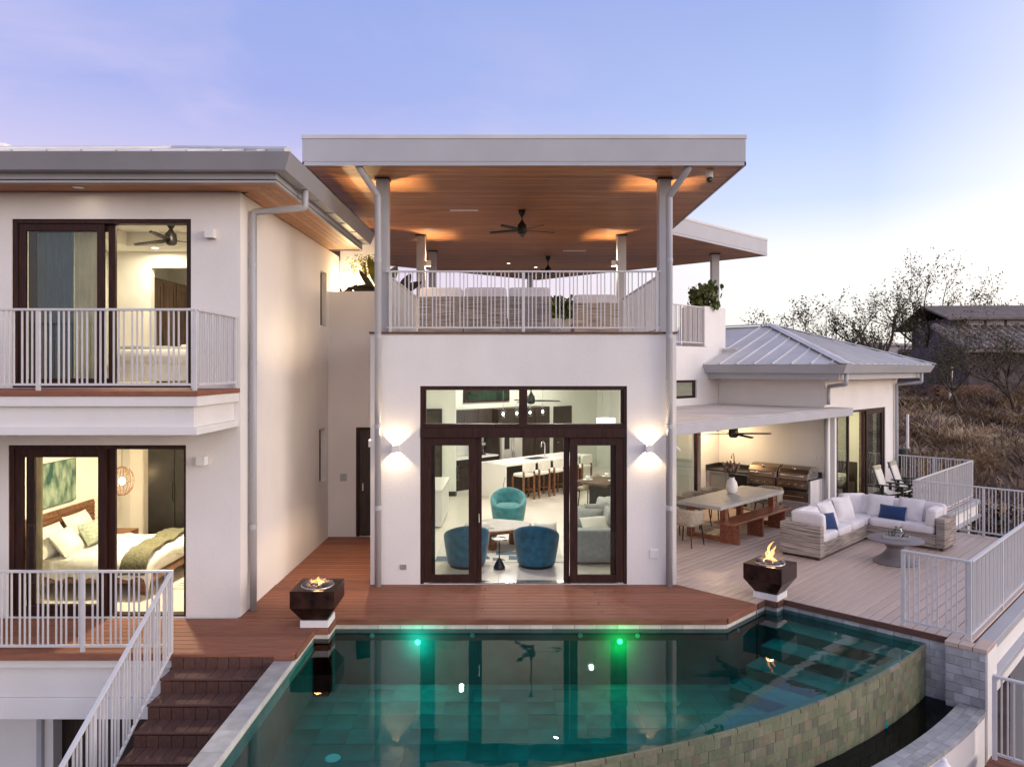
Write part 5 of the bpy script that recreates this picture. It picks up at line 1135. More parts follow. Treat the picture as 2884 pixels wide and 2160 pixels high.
# ================================================================== OUTDOOR KITCHEN
t = thing('outdoor_kitchen', 'grey outdoor kitchen counter with louvered doors along the wall', 'kitchen counter', W(-8.4, 17.06, 0), RW)   # local x = a+8.4, y = b-17.06
AX = lambda a: a+8.4
MB().box(AX(-9.68), AX(-7.02), -.30, .33, .02, .88).build('cabinet', 'stucco_grey', t); MB().box(AX(-7.02), AX(-7.0), -.32, .33, 0, .88).build('end_panel', 'stucco', t)
MB().box(AX(-9.69), AX(-8.54), -.34, .335, .881, .92).build('countertop', 'granite', t, bevel=.003); MB().box(AX(-7.05), AX(-6.99), -.34, .335, .881, .92).build('countertop', 'granite', t); MB().box(AX(-9.69), AX(-7.0), .30, .337, .921, 1.02).build('backsplash', 'granite', t); MB().box(AX(-9.695), AX(-9.66), -.33, .30, .921, 1.02).build('backsplash', 'granite', t)
MB().box(AX(-9.5), AX(-9.0), -.2, .2, .9205, .922).build('sink', 'black', t); MB().tube([(AX(-9.2), .22, .92), (AX(-9.2), .22, 1.22), (AX(-9.2), .17, 1.30), (AX(-9.2), .10, 1.28), (AX(-9.2), .09, 1.18)], .013, 8).build('faucet', 'brass', t, smooth=True)
def louver(a0, a1, z0, z1):
    d = MB().box(AX(a0), AX(a1), -.318, -.305, z0, z1).build('louver_door', 'grille', t, bevel=.003)
    n = int((z1-z0-.06)/.045)
    for k in range(n): MB().box(AX(a0)+.04, AX(a1)-.04, -.326, -.319, z0+.03+.045*k, z0+.03+.045*k+.028).build('slat', 'black' if k % 1 else 'concrete', d)
louver(-9.6, -9.12, .12, .84); louver(-8.48, -7.84, .06, .34); louver(-7.78, -7.42, .06, .34); louver(-7.41, -7.06, .06, .34)
MB().box(AX(-9.06), AX(-8.58), -.33, -.302, .08, .84).build('small_fridge', 'black_metal', t, bevel=.004)
for a0, a1 in ((-8.48, -7.84), (-7.78, -7.06)):
    d = MB().box(AX(a0), AX(a1), -.33, -.302, .38, .60).build('drawer', 'hood_steel', t, bevel=.005); MB().cyl((AX(a0)+.08, -.36, .50), (AX(a1)-.08, -.36, .50), .012).build('handle', 'chrome', d)
def grill(label, a, w):
    g = thing('gas_grill', label, 'grill', W(a, 17.06, .66), RW)
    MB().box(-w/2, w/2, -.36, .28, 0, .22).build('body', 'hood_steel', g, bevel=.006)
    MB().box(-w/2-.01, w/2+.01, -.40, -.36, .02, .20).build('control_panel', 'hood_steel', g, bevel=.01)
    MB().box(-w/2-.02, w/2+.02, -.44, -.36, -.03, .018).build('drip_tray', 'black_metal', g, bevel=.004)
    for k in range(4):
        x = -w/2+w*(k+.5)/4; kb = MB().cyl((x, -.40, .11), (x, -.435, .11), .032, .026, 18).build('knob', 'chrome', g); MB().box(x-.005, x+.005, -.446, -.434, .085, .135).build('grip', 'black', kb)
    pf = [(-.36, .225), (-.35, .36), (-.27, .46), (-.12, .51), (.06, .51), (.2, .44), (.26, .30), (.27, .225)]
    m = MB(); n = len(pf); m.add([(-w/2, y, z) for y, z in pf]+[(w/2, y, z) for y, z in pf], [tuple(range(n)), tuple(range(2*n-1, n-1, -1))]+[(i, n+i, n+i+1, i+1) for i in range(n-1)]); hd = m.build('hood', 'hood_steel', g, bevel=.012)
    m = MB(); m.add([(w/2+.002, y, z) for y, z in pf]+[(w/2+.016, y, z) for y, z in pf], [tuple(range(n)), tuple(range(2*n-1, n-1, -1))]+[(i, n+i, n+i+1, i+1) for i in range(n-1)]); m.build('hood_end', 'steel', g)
    MB().tube([(-w/2+.08, -.36, .32), (-w/2+.08, -.41, .32), (w/2-.08, -.41, .32), (w/2-.08, -.36, .32)], .014, 10).build('handle', 'chrome', hd, smooth=True); MB().cyl((0, -.27, .465), (0, -.283, .452), .035, n=20).build('badge', 'chrome', hd)
    return g
grill('stainless gas grill with bronze glare beside the sink', -8.17, .70); grill('stainless gas grill at the right end of the outdoor counter', -7.41, .70)
# ================================================================== SECTIONAL SOFA
t = thing('sectional_sofa', 'grey wicker corner sofa with white cushions on the deck', 'sofa', W(-5.2, 15.0, 0), RW)
S = lambda a: a+5.2
def wbox(n, a0, a1, b0, b1, z0, z1): return MB().box(S(a0), S(a1), b0-15, b1-15, z0, z1).build(n, 'wicker', t, bevel=.012)
wbox('base', -6.10, -5.35, 13.35, 15.53, .05, .30); wbox('base', -6.10, -4.10, 15.54, 16.30, .05, .30)
wbox('arm', -6.10, -5.34, 13.20, 13.35, .05, .62); wbox('arm', -4.10, -3.95, 15.53, 16.31, .05, .62)
wbox('back', -6.10, -5.96, 13.36, 16.3, .302, .62); wbox('back', -5.955, -4.11, 16.17, 16.30, .302, .62)
for a, b in [(-6.03, 13.27), (-5.42, 13.27), (-6.03, 16.2), (-4.02, 16.2), (-4.02, 15.6), (-5.42, 15.6)]: MB().box(S(a)-.03, S(a)+.03, b-15-.03, b-15+.03, 0, .05).build('foot', 'black', t)
def cush(n, a, b, z, sx, sy, sz, R=None, e=.24): return MB().soft((S(a), b-15, z), (sx, sy, sz), R, e=e, nu=24, nv=13).build(n, 'cushion', t, smooth=True)
for b in (13.70, 14.40, 15.10): cush('seat_cushion', -5.64, b, .375, .62, .69, .16)
cush('seat_cushion', -5.65, 15.81, .375, .62, .70, .16); cush('seat_cushion', -5.0, 15.84, .375, .66, .62, .16); cush('seat_cushion', -4.43, 15.84, .375, .60, .62, .16)
for b in (13.72, 14.42, 15.12): cush('back_cushion', -5.86, b, .63, .20, .68, .40, RY(radians(-12)), .3)
cush('back_cushion', -5.78, 15.95, .64, .2, .55, .42, RZ(radians(-40)) @ RY(radians(-10)), .3)
for a in (-5.42, -4.88, -4.36): cush('back_cushion', a, 16.08, .63, .58, .20, .40, RX(radians(-12)), .3)
cush('arm_cushion', -5.66, 13.45, .62, .60, .16, .40, RX(radians(6)), .3); cush('arm_cushion', -4.20, 15.83, .60, .19, .58, .36, RY(radians(8)), .32)
def tpil(label, a, b, z, w, h, R, mat='cushion'):
    x, y, _ = W(a, b); c = MB().pillow((0, 0, 0), w, h, .16, R).build('throw_pillow', mat, None, smooth=True); c.location = (x, y, z); c.rotation_euler = (0, 0, RW); tag(c, label, 'pillow', 'pillows on the wicker sofa'); return c
SB = lambda yaw, tilt: RZ(yaw) @ RX(tilt)
tpil('white pillow nearest the left arm of the wicker sofa', -5.70, 13.78, .62, .46, .46, SB(radians(78), radians(68)))
tpil('white pillow behind the small blue one on the wicker sofa', -5.66, 14.35, .65, .48, .48, SB(radians(80), radians(68)))
tpil('white pillow left of the sofa corner, standing edge on', -5.62, 15.05, .66, .50, .50, SB(radians(70), radians(70)))
tpil('white pillow right of the sofa corner behind the navy one', -5.22, 15.92, .65, .50, .50, SB(radians(4), radians(68)))
tpil('white square pillow right of the navy pillow', -4.66, 15.93, .65, .50, .50, SB(radians(-6), radians(68)))
tpil('navy lumbar pillow on the right side of the wicker sofa', -4.95, 15.78, .58, .52, .29, SB(radians(-4), radians(66)), 'navy')
tpil('blue pillow by the left arm of the wicker sofa', -5.52, 13.95, .58, .40, .34, SB(radians(60), radians(66)), 'navy')
# coffee table, tray and jug
t = thing('pedestal_table', 'round grey pedestal coffee table before the wicker sofa', 'coffee table', W(-4.37, 14.09, 0))
MB().lathe([(.36, 0), (.37, .015), (.33, .05), (.22, .13), (.15, .22), (.14, .27), (.19, .34), (.30, .39), (.44, .40), (.46, .405), (.46, .425), (.45, .43)], 40).build('pedestal', 'grey_table', t, smooth='auto')
t = thing('serving_tray', 'grey tray on the round outdoor coffee table', 'tray', W(-4.36, 14.12, .431), RW+.3)
MB().box(-.21, .21, -.14, .14, 0, .012).build('tray_base', 'concrete', t); bars('tray_rim', t, [(-.21, -.195, -.14, .14, .0125, .045), (.195, .21, -.14, .14, .0125, .045), (-.195, .195, -.14, -.125, .0125, .045), (-.195, .195, .125, .14, .0125, .045)], 'concrete', .002)
x, y, _ = W(-4.32, 14.10); t = thing('water_jug', 'clear glass water jug on the tray', 'jug', (x, y, .444))
MB().lathe([(.05, 0), (.095, .05), (.10, .09), (.07, .15), (.05, .175), (.062, .20), (.056, .20), (.046, .175), (.066, .15), (.095, .09)], 24).build('jug_body', 'clear', t, smooth=True); MB().lathe([(.03, .008), (.088, .05), (.092, .085), (.06, .09)], 20).build('jug_water', 'clear', t, smooth=True); MB().tube([(.06, .0, .19), (.13, .0, .17), (.13, 0, .10), (.097, 0, .08)], .008, 8).build('handle', 'clear', t)
x, y, _ = W(-4.44, 14.06); t = thing('drinking_glass', 'left clear drinking glass beside the jug', 'glass', (x, y, .444))
MB().lathe([(.03, 0), (.036, .12), (.033, .12), (.027, .012)], 20).build('glass_body', 'clear', t, smooth='auto')
x, y, _ = W(-4.42, 14.15); dup(t, (x, y, .444), 0, 'clear drinking glass behind the jug')
# ================================================================== SLING CHAIRS
t = thing('sling_chair', 'cream sling lounge chair with black arms, the nearer of two', 'lounge chair', W(-6.30, 20.05, 0), RW, 'sling chairs by the side wing')
def slg(i, j):
    P = [(-.36, .95), (-.30, .78), (-.22, .52), (-.14, .34), (.0, .28), (.20, .32), (.40, .40)]
    k = i/12*6; n = min(5, int(k)); f = k-n; p = P[n]; q = P[n+1]; return (p[0]+(q[0]-p[0])*f, -.24+.48*j/4, p[1]+(q[1]-p[1])*f)
MB().grid(slg, 13, 5).build('sling_seat', 'linen', t, smooth=True).modifiers.new('s', 'SOLIDIFY').thickness = .02
MB().box(-.40, -.33, -.24, .24, .80, .97).build('head_pad', 'curtain', t, bevel=.015)
for y in (-.29, .29):
    MB().box(-.30, .48, y-.045, y+.045, .50, .525).build('armrest', 'black', t); MB().box(.30, .36, y-.03, y+.03, 0, .499).build('front_leg', 'black', t); MB().box(-.16, -.10, y-.03, y+.03, 0, .499).build('rear_leg', 'black', t); MB().box(-.2, .42, y-.02, y+.02, .2, .26).build('side_rail', 'black', t)
    MB().tube([(-.40, y*.88, .97), (-.16, y*.88, .32), (.0, y*.88, .26), (.42, y*.88, .38)], .016, 6).build('sling_bar', 'black', t)
dup(t, W(-6.30, 21.25, 0), RW, 'cream sling lounge chair with black arms, the farther of two')
# ================================================================== ROOF TERRACE FURNITURE
def wick_mod(label, x, y, w, h=.66):
    t = thing('terrace_sofa', label, 'sofa', (x, y, 4.031), 0, 'wicker seats on the roof terrace')
    MB().box(-w/2, w/2, 0, .12, .03, h).build('back', 'wicker', t, bevel=.012); MB().box(-w/2, w/2, .121, .78, .03, .30).build('base', 'wicker', t, bevel=.01)
    MB().soft((0, .45, .38), (w-.04, .66, .17), e=.25).build('seat_cushion', 'cushion', t, smooth=True); MB().soft((0, .20, .58), (w-.02, .2, .48), RX(radians(-8)), e=.17).build('back_cushion', 'cushion', t, smooth=True); return t
wick_mod('left wicker sofa section seen from behind on the roof terrace', -1.21, 12.3, .76); wick_mod('middle wicker sofa section seen from behind on the roof terrace', -.45, 12.3, .74); wick_mod('right wicker sofa section seen from behind on the roof terrace', .30, 12.3, .74)
wick_mod('separate wicker armchair at the right of the roof terrace', 1.57, 13.5, .84)
t = thing('planter_box', 'pale square planter on the roof terrace between the sofas', 'planter', (.80, 14.8, 4.031)); MB().box(-.2, .2, -.2, .2, 0, .45).build('planter', 'stucco', t, bevel=.01)
# ================================================================== PLANTS
def leaf_quad(mb, p, d, up, l, w):
    s = d.cross(up); s = s.normalized()*w/2 if s.length > 1e-5 else Vector((w/2, 0, 0))
    a = p+d*l*.5
    mb.add([p, a-s, p+d*l, a+s], [(0, 1, 2, 3)])
def cactus(label, loc, n, sx, sy, h, seed):
    """clumped plant with round thick pads"""
    rs = random.Random(seed); t = thing('round_leaf_plant', label, 'plant', loc)
    mb = MB()
    for k in range(n):
        b = Vector((rs.uniform(-sx, sx), rs.uniform(-sy, sy), 0)); p = b.copy(); up = Vector((rs.uniform(-.3, .3), rs.uniform(-.3, .3), 1)).normalized(); hh = h*rs.uniform(.55, 1)
        m = int(hh/.07)
        for q in range(m):
            f = q/max(1, m-1); p = b+up*hh*f+Vector((.02*sin(q*2.1), .02*cos(q*1.7), 0))
            for s in range(2):
                a = rs.uniform(0, 2*pi); d = Vector((cos(a), sin(a), rs.uniform(.1, .9))).normalized(); r = rs.uniform(.05, .085); c = p+d*.09
                nrm = Vector((rs.uniform(-1, 1), rs.uniform(-1, 1), rs.uniform(-.3, .6))).normalized(); u = nrm.orthogonal().normalized(); v = nrm.cross(u)
                mb.add([c+(u*cos(2*pi*i/7)+v*sin(2*pi*i/7)*.85)*r for i in range(7)], [tuple(range(7))])
    mb.build('foliage', 'leaf', t); st_ = MB()
    for k in range(max(3, n//4)): st_.cyl((rs.uniform(-sx, sx)*.8, rs.uniform(-sy, sy)*.8, 0), (rs.uniform(-sx, sx), rs.uniform(-sy, sy), h*.6), .012, .008, 6)
    st_.build('stems', 'bark', t); return t
cactus('bushy round leaved plant over the short terrace railing', (*W(-10.05, 17.15)[:2], 5.0), 22, .34, .34, .72, 1)
cactus('row of round leaved plants along the far terrace edge', (2.3, 20.5, 4.85), 60, 1.1, .25, .62, 2)
cactus('round leaved plant behind the small pale planter', (.75, 18.6, 4.7), 30, .35, .3, .62, 4)
cactus('round leaved plant beside the rear right terrace column', (1.2, 19.8, 4.85), 26, .45, .3, .55, 6)
t = thing('terrace_planter', 'long planter wall at the far edge of the roof terrace', 'planter', (1.5, 20.5, 4.031)); MB().box(-2.0, 2.2, -.3, .35, 0, .84).build('planter', 'stucco_grey', t)
# banana-leaf plant in the planter above the passage
def big_leaf(t, base, tip, w, droop, mat):
    base = Vector(base); tip = Vector(tip); ax = tip-base; s = ax.cross(Vector((0, 1, .2))).normalized()
    def fn(i, j):
        u = i/10; v = -1+2*j/4; c = base+ax*u+Vector((0, 0, -droop*u*u)); return c+s*w*v*sin(pi*min(1, .06+u*.94))**.7+Vector((0, -.05*abs(v)*w*4, .0))
    MB().grid(fn, 11, 5).build('leaf', mat, t, smooth=True).modifiers.new('s', 'SOLIDIFY').thickness = .004
t = thing('banana_plant', 'plant with one tall lit yellow green leaf above the passage wall', 'plant', (-2.75, 15.35, 5.0))
big_leaf(t, (.05, 0, .1), (-.28, 0, .82), .13, 0, 'leaf_lime'); big_leaf(t, (.0, .05, .05), (.32, .1, .75), .12, .1, 'leaf'); big_leaf(t, (-.05, .05, .05), (-.60, -.05, .38), .10, .22, 'dark_leaf'); big_leaf(t, (0, .1, .05), (.42, .05, .35), .10, .1, 'dark_leaf'); big_leaf(t, (-.1, 0, .0), (-.5, .1, .62), .07, .05, 'dark_leaf'); big_leaf(t, (.1, 0, 0), (.1, .1, .5), .1, 0, 'dark_leaf')
big_leaf(t, (.35, .0, 0), (.62, .0, .52), .1, .05, 'dark_leaf'); big_leaf(t, (.3, .05, 0), (.85, .0, .4), .09, .1, 'dark_leaf')
MB().cyl((0, .05, -.4), (0, .05, .25), .04, .03, 10).build('stem', 'bark', t)
t = thing('low_planting', 'low dark leafy plants along the top of the passage wall', 'plant', (-3.3, 15.3, 5.0)); rs = random.Random(12)
for k in range(12): big_leaf(t, (rs.uniform(-.35, .5), rs.uniform(-.05, .1), 0), (rs.uniform(-.45, .6), rs.uniform(-.15, .1), rs.uniform(.08, .26)), rs.uniform(.02, .045), .03, 'dark_leaf')
t = thing('hanging_creeper', 'yellow green creeper hanging under the bedroom wing eave', 'plant', (-3.15, 15.6, 5.75)); rs = random.Random(5); mb = MB()
for k in range(420):
    p = Vector((rs.gauss(0, .17), rs.gauss(0, .12), rs.uniform(-.26, .16))); d = Vector((rs.uniform(-1, 1), rs.uniform(-1, 1), rs.uniform(-1, .3))).normalized(); leaf_quad(mb, p, d, Vector((rs.uniform(-1, 1), rs.uniform(-1, 1), 1)), .07, .03)
mb.build('foliage', 'leaf_lime', t); MB().tube([(0, 0, -.75), (.03, 0, -.4), (-.02, 0, 0)], .025, 8).build('trunk', 'bark', t)
wl_ = MB().box(-3.8, -2.95, 16.1, 16.25, 4.031, 6.4).build('passage_screen_wall', 'stucco', None); tag(wl_, 'white wall behind the planter plants lit by an uplight', 'wall')
t = thing('planter_uplight', 'small warm uplight hidden among the planter leaves', 'uplight', (-3.45, 15.75, 5.03)); MB().lathe([(.035, 0), (.045, .08), (.03, .08), (.025, .01)], 16).build('housing', 'black', t); MB().cyl((0, 0, .06), (0, 0, .07), .028, n=14).build('lens', 'lamp_down', t)
light('POINT', 'planter_lamp', (0, -.05, .15), 60, (1, .70, .36), .05, parent=t)
# ------------------------------------------------------------------ trees
def tree(label, loc, h, seed, spread=.55, leaves=900, lsize=.16, leafmat='leaf_dry', trunk_r=.14, levels=4, lean=(0, 0), density=1.0, start=.25, nb0=5):
    rs = random.Random(seed); t = thing('tree', label, 'tree', loc); mb = MB(); tips = []
    def grow(p, d, l, r, lv):
        n = 5 if lv > 1 else 4; path = [p.copy()]; rad = [r]; dd = d.copy()
        for i in range(n):
            dd = (dd+Vector((rs.gauss(0, .13), rs.gauss(0, .13), rs.gauss(.03, .08)))).normalized(); p = p+dd*l/n; path.append(p.copy()); rad.append(r*(1-.5*(i+1)/n))
        mb.tube(path, rad, 6 if lv >= 3 else 4 if lv == 2 else 3)
        if lv <= 2: tips.extend(path[1:])
        if lv == 0: return
        k = nb0 if lv == levels else rs.randint(3, 4)
        for c in range(k):
            f = start+(1-start)*(c+rs.random()*.8)/k if lv == levels else .3+.7*(c+rs.random())/k
            i = min(n, max(1, int(round(f*n)))); q = path[i]; a = rs.uniform(0, 2*pi)
            side = Vector((cos(a), sin(a), rs.uniform(.0, .7))).normalized(); nd = (dd*(1-spread)+side*spread+Vector((0, 0, .12))).normalized()
            grow(q, nd, l*rs.uniform(.55, .8), rad[i]*.68, lv-1)
    grow(Vector((0, 0, -.3)), Vector((lean[0], lean[1], 1)).normalized(), h*.45, trunk_r, levels)
    mb.build('trunk', 'bark', t)
    if leaves:
        lm = MB()
        for k in range(leaves):
            p = rs.choice(tips)+Vector((rs.gauss(0, .12), rs.gauss(0, .12), rs.gauss(0, .1))); d = Vector((rs.uniform(-1, 1), rs.uniform(-1, 1), rs.uniform(-.8, .8))).normalized()
            leaf_quad(lm, p, d, Vector((rs.uniform(-1, 1), rs.uniform(-1, 1), 1)), lsize*rs.uniform(.6, 1.3), lsize*.55)
        lm.build('crown', leafmat, t)
    return t
def at(x, y, Y): return ((x-1442)/2050*Y, Y, 3.46-(y-1040)/2050*Y)
def gat(x, Y):
    X = (x-1442)/2050*Y; return (X, Y, hill(X, Y))
tree('tall sparse tree left of the dark tiled house', gat(2515, 34), 7.6, 11, .5, 2600, .14, 'leaf_dry', .21, 4, start=.15, nb0=6)
tree('taller twiggy tree rising behind the dark house corner', gat(2610, 42), 8.6, 21, .5, 2200, .16, 'leaf_dry', .2, 4, (.02, 0), start=.2, nb0=6)
tree('nearly bare branching tree left of the sparse tree', gat(2345, 38), 6.2, 33, .55, 120, .12, 'leaf_dry', .15, 4, (.15, 0), start=.1, nb0=4)
tree('leafy low tree behind the side wing roof', gat(2215, 33), 6.2, 41, .62, 3000, .14, 'leaf_dry', .15, 4, (-.08, 0), start=.12, nb0=6)
tree('low tree just right of the leafy one behind the roof', gat(2285, 36), 5.0, 43, .62, 1600, .14, 'leaf_dry', .1, 4, (.1, 0), start=.12, nb0=5)
tree('tree crown behind the ridge of the dark house, left of two', gat(2735, 54), 8.2, 51, .6, 1800, .19, 'leaf_dry', .14, 4, start=.2, nb0=6)
tree('tree crown behind the ridge of the dark house, right of two', gat(2870, 54), 7.8, 53, .6, 1800, .19, 'leaf_dry', .14, 4, start=.2, nb0=6)
tree('thin leaved tree growing in front of the dark house', gat(2700, 33), 5.2, 61, .65, 2400, .11, 'leaf_dry', .09, 4, (.05, 0), start=.1, nb0=6)
tree('spreading tree in front of the right side of the dark house', gat(2860, 33), 5.4, 63, .65, 2600, .11, 'leaf_dry', .09, 4, start=.1, nb0=6)
# ------------------------------------------------------------------ dark tiled house on the hill
hs = thing('hill_house', 'dark house with tiled double roof on the hillside', 'building', (28.6, 38.5, 1.75), radians(-3))
MB().box(-5.2, 9, -1.6, 6, -1, 2.9).build('wall', 'house_dark', hs); MB().box(-.6, -.3, -1.72, -1.61, -1, 2.8).build('wall_post', 'black', hs); MB().box(-2.4, -1.4, -1.75, -1.61, 2.0, 2.55).build('wall_vent_box', 'far_white', hs)
MB().box(-4.6, 8, .6, 5.5, 2.9, 4.5).build('upper_wall', 'house_dark', hs)
for k in range(4):
    w_ = MB().box(-4.1+1.05*k, -3.2+1.05*k, .56, .6, 3.95, 4.35).build('clerestory_window', 'lamp_soft' if 0 else 'far_white', hs)
rl = MB().add([(-5.9, -2.5, 2.55), (9.6, -2.5, 2.55), (9.6, .75, 3.95), (-5.9, .75, 3.95), (-5.9, -2.5, 2.7), (9.6, -2.5, 2.7), (9.6, .75, 4.1), (-5.9, .75, 4.1)], [(3, 2, 1, 0), (4, 5, 6, 7), (0, 1, 5, 4), (1, 2, 6, 5), (2, 3, 7, 6), (3, 0, 4, 7)]).build('lower_roof', 'rooftile', hs)
ru = MB().add([(-5.3, .1, 4.35), (9.0, .1, 4.35), (9.0, 3.0, 5.25), (-5.3, 3.0, 5.25), (-5.3, .1, 4.45), (9, .1, 4.45), (9.0, 3.0, 5.35), (-5.3, 3.0, 5.35)], [(3, 2, 1, 0), (4, 5, 6, 7), (0, 1, 5, 4), (1, 2, 6, 5), (2, 3, 7, 6), (3, 0, 4, 7)]).build('upper_roof', 'rooftile', hs)
MB().add([(-5.3, 3.0, 5.3), (9, 3.0, 5.3), (9, 6.5, 4.0), (-5.3, 6.5, 4.0)], [(0, 1, 2, 3)]).build('upper_roof', 'rooftile', hs)
tm = mesh(MB().grid(lambda i, j: (.17*cos(pi*i/4), .48*j, .085*sin(pi*i/4)), 5, 2), 'roof_tile', 'rooftile', True)
rs = random.Random(2)
for r in range(8):
    for c in range(30):
        inst('roof_tile', tm, rl, (-5.6+.40*c+rs.uniform(-.02, .02), -2.5+.41*r, 2.71+.41*r*1.4/3.25), (math.atan(1.4/3.25), rs.uniform(-.06, .06), 0))
# far white building
fb = thing('far_building', 'low pale building far behind the bare tree', 'building', (30, 62, 1.0)); MB().box(-11.5, 9, 0, 5, -2, 4.45).build('wall', 'far_white', fb); MB().box(-11.8, 9.3, -.2, 5, 4.45, 4.65).build('roof_slab', 'far_white', fb)
for x in (-3.4, -.6, 2.2): MB().box(x, x+.8, -.05, .0, 3.2, 3.55).build('window', 'black', fb)
# hillside clutter
def post(name, label, p, h, r, mat='plastic_white', tilt=0):
    t = MB().cyl((0, 0, -.3), (tilt*h, 0, h), r, r*.9, 10).build(name, mat, None); t.location = p; tag(t, label, name.split('_')[-1]); return t
post('marker_post', 'tall white post standing on the slope behind the end railing', gat(2556, 25.5), 1.6, .05); post('marker_post', 'thin leaning white pole below the dark house', gat(2672, 36), 2.0, .06, tilt=.08); post('marker_post', 'thin weathered stake on the middle of the slope', gat(2644, 27), 1.3, .03, 'linered')
pb = thing('brick_planter', 'low brick planter wall below the dark house', 'planter', (22.6, 36.5, hill(22.6, 36.5)-.1), .1)
bm_ = mesh(MB().box(-.145, .145, -.07, .07, -.045, .045), 'brick', 'brick')
for r in range(6):
    for c in range(9): inst('brick', bm_, pb, (-1.3+.31*c+(.15 if r % 2 else 0), 0, .3+.105*r))
MB().box(-1.5, 1.5, .075, .6, 0, .9).build('planter_core', 'brick', pb)
rs = random.Random(77)
fp = thing('slope_fence', 'rickety row of weathered stakes across the lower slope', 'fence', (12.8, 24, -.3))
for k in range(24):
    x = -1.2+.33*k; y = 1.1+.03*k+rs.uniform(-.1, .1); X, Y = 12.8+x, 24+y; hh = rs.uniform(.2, .6); MB().box(x-.03, x+.03, y-.02, y+.02, hill(X, Y)-.2+.3, hill(X, Y)+.3+hh).build('stake', 'bark', fp).rotation_euler = (rs.uniform(-.03, .03), rs.uniform(-.03, .03), 0)
wb = MB().cyl((0, 0, 0), (0, 0, .8), .28, .28, 18).build('black_barrel', 'black', None); wb.location = gat(2535, 24.3); tag(wb, 'black barrel beside the white post on the slope', 'barrel')
for k, (x, Y, s) in enumerate([(2532, 28, .9), (2560, 30, .7), (2700, 21.5, .5), (2790, 20.5, .6), (2610, 24.5, .5)]):
    m = MB().soft((0, 0, 0), (s*1.5, s, s*.8), RZ(k), e=.75, nu=14, nv=9); m.v = [tuple(Vector(v)+mnoise.noise_vector(Vector(v)*2.2+Vector((k*9, 0, 0)))*.22*s) for v in m.v]
    o = m.build('boulder', 'hillside', None, smooth=True); o.location = gat(x, Y); tag(o, ['large boulder at the foot of the white post', 'rounded boulder above the end railing', 'dark boulder low on the slope behind the far railing', 'boulder at the right edge below the far railing', 'small boulder beside the slope stakes'][k], 'boulder')
# dry grass: uncountable
gm = MB(); rs = random.Random(99); cnt = 0
while cnt < 34000:
    Y = rs.uniform(16.5, 42); x = rs.uniform(2480, 2930); X = (x-1442)/2050*Y; z = hill(X, Y)
    if mnoise.noise(Vector((X*.35, Y*.35, 7))) < -.02 and rs.random() < .9: continue
    l = rs.uniform(.25, .75)*(.6+Y/60); a = rs.uniform(0, 2*pi); d = Vector((cos(a)*.6, sin(a)*.6, rs.uniform(.5, 1.1))).normalized(); p = Vector((X, Y, z-.05)); w = .012+.0006*Y; s = Vector((sin(a), -cos(a), 0))*w
    q = p+d*l*.6; r_ = p+d*l+Vector((cos(a), sin(a), -.3))*l*.35
    i = len(gm.v); gm.v += [tuple(p-s), tuple(p+s), tuple(q-s*.7), tuple(q+s*.7), tuple(r_)]; gm.f += [(i, i+1, i+3, i+2), (i+2, i+3, i+4)]; cnt += 1
tag(gm.build('dry_grass', 'grass_dry', None), 'dry straw coloured grass covering the hillside', 'grass', kind='stuff')
# twiggy brown brush on the slope
bm2 = MB(); rs = random.Random(31)
for c in range(85):
    Y = rs.uniform(19, 41); x = rs.uniform(2490, 2900); X = (x-1442)/2050*Y; z = hill(X, Y); R = rs.uniform(.35, .95)
    for k in range(130):
        a = rs.uniform(0, 2*pi); d = Vector((cos(a)*rs.random(), sin(a)*rs.random(), rs.uniform(.3, 1))).normalized(); p = Vector((X, Y, z-.1))+d*R*rs.uniform(0, .7); leaf_quad(bm2, p, (d+Vector((rs.uniform(-.6, .6), rs.uniform(-.6, .6), rs.uniform(-.3, .4)))).normalized(), Vector((rs.uniform(-1, 1), rs.uniform(-1, 1), .5)), rs.uniform(.2, .5)*R+.1, .028)
M('brush', (.22, .15, .115), .9, var=.4, scale=.7, col2=(.07, .045, .04))
tag(bm2.build('dry_brush', 'brush', None), 'tangled brown brush on the bank below the dark house', 'brush', kind='stuff')
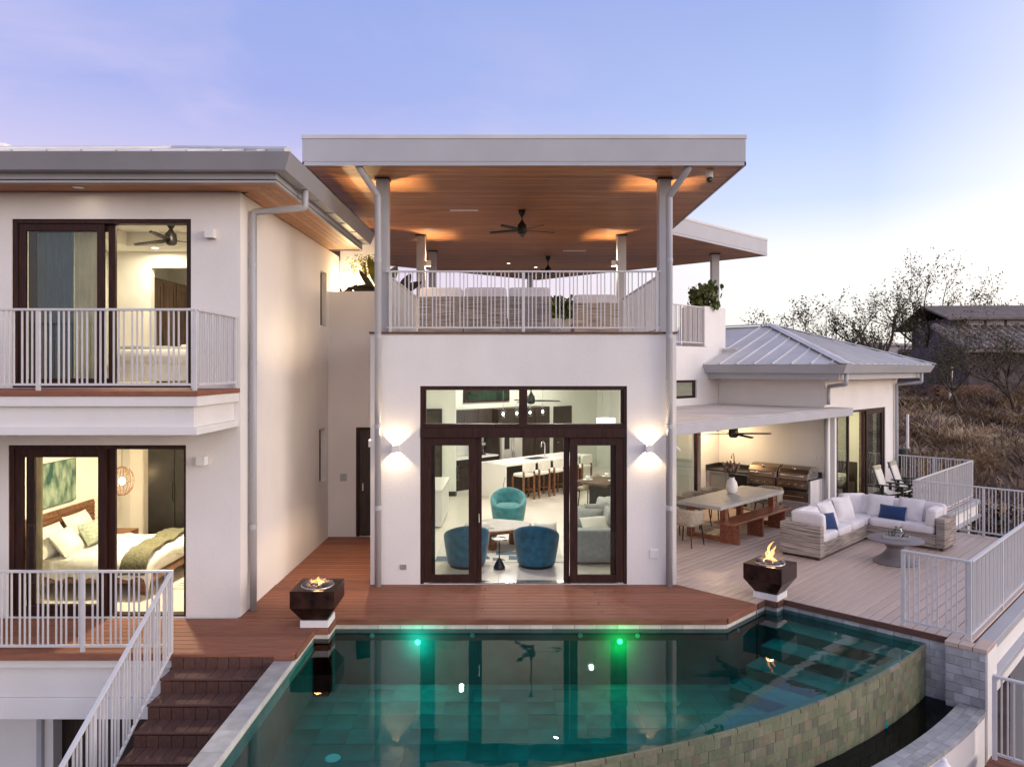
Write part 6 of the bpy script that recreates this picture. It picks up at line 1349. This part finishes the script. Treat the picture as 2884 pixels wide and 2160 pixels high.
# shrub mass under the deck side
sm = MB(); rs = random.Random(8)
for k in range(9000):
    X = rs.uniform(8.6, 15); Y = rs.uniform(9.5, 21); 
    if AB(X, Y)[0] < -2.0 and not (AB(X, Y)[0] > -5 and AB(X, Y)[1] > 18.2): continue
    z = hill(X, Y)+abs(rs.gauss(0, .45)); d = Vector((rs.uniform(-1, 1), rs.uniform(-1, 1), rs.uniform(-.4, .9))).normalized(); leaf_quad(sm, Vector((X, Y, z)), d, Vector((rs.uniform(-1, 1), rs.uniform(-1, 1), 1)), .22, .08)
tag(sm.build('scrub', 'dark_leaf', None), 'dark scrub growing below the deck', 'scrub', kind='stuff')
# ================================================================== LOWER RIGHT: landing, railings, parasol
ld = thing('lower_landing', 'brown plank landing at the lower right corner', None, W(-.5, 9, -1.15), RW, off=(-.5, 9, -1.15), kind='structure')
planks(ld, [[(-2.1, 7.5), (2.5, 7.5), (2.5, 10.2), (-2.1, 10.2)]], 0, .14, .008, -1.176, -1.15, 'deck', start=7.5); MB().box(-2.1, 2.5, 7.5, 10.2, -1.25, -1.18).build('deck_base', 'deck_edge', ld)
railing('lower landing railing at the bottom right corner', W(-2.05, 10.12)[:2], W(1.4, 10.12)[:2], -1.15, 1.0, (0, .5, 1), tri=True)
railing('sloping stair railing behind the lower landing railing', W(-1.9, 11.6)[:2], W(1.2, 11.6)[:2], -1.35, .9, (0, .5, 1), slope=-.62)
pu = thing('white_parasol', 'peak of a white parasol just below the curved basin wall', 'parasol', (3.50, 5.9, -3.1))
MB().cyl((0, 0, 0), (0, 0, 3.30), .025, n=12).build('pole', 'trim', pu); MB().cyl((0, 0, 0), (0, 0, .08), .28, n=24).build('base', 'concrete', pu)
def cano(i, j):
    u = i/14; th = 2*pi*j/24; r = .02+1.08*u*(1+.02*cos(8*th)*u); return (r*cos(th), r*sin(th), 3.39-1.0*u**.9-.03*cos(8*th)*u)
MB().grid(cano, 15, 24, cv=True).build('canopy', 'parasol', pu, smooth=True); MB().soft((0, 0, 3.39), (.05, .05, .05), e=1).build('finial', 'parasol', pu, smooth=True)
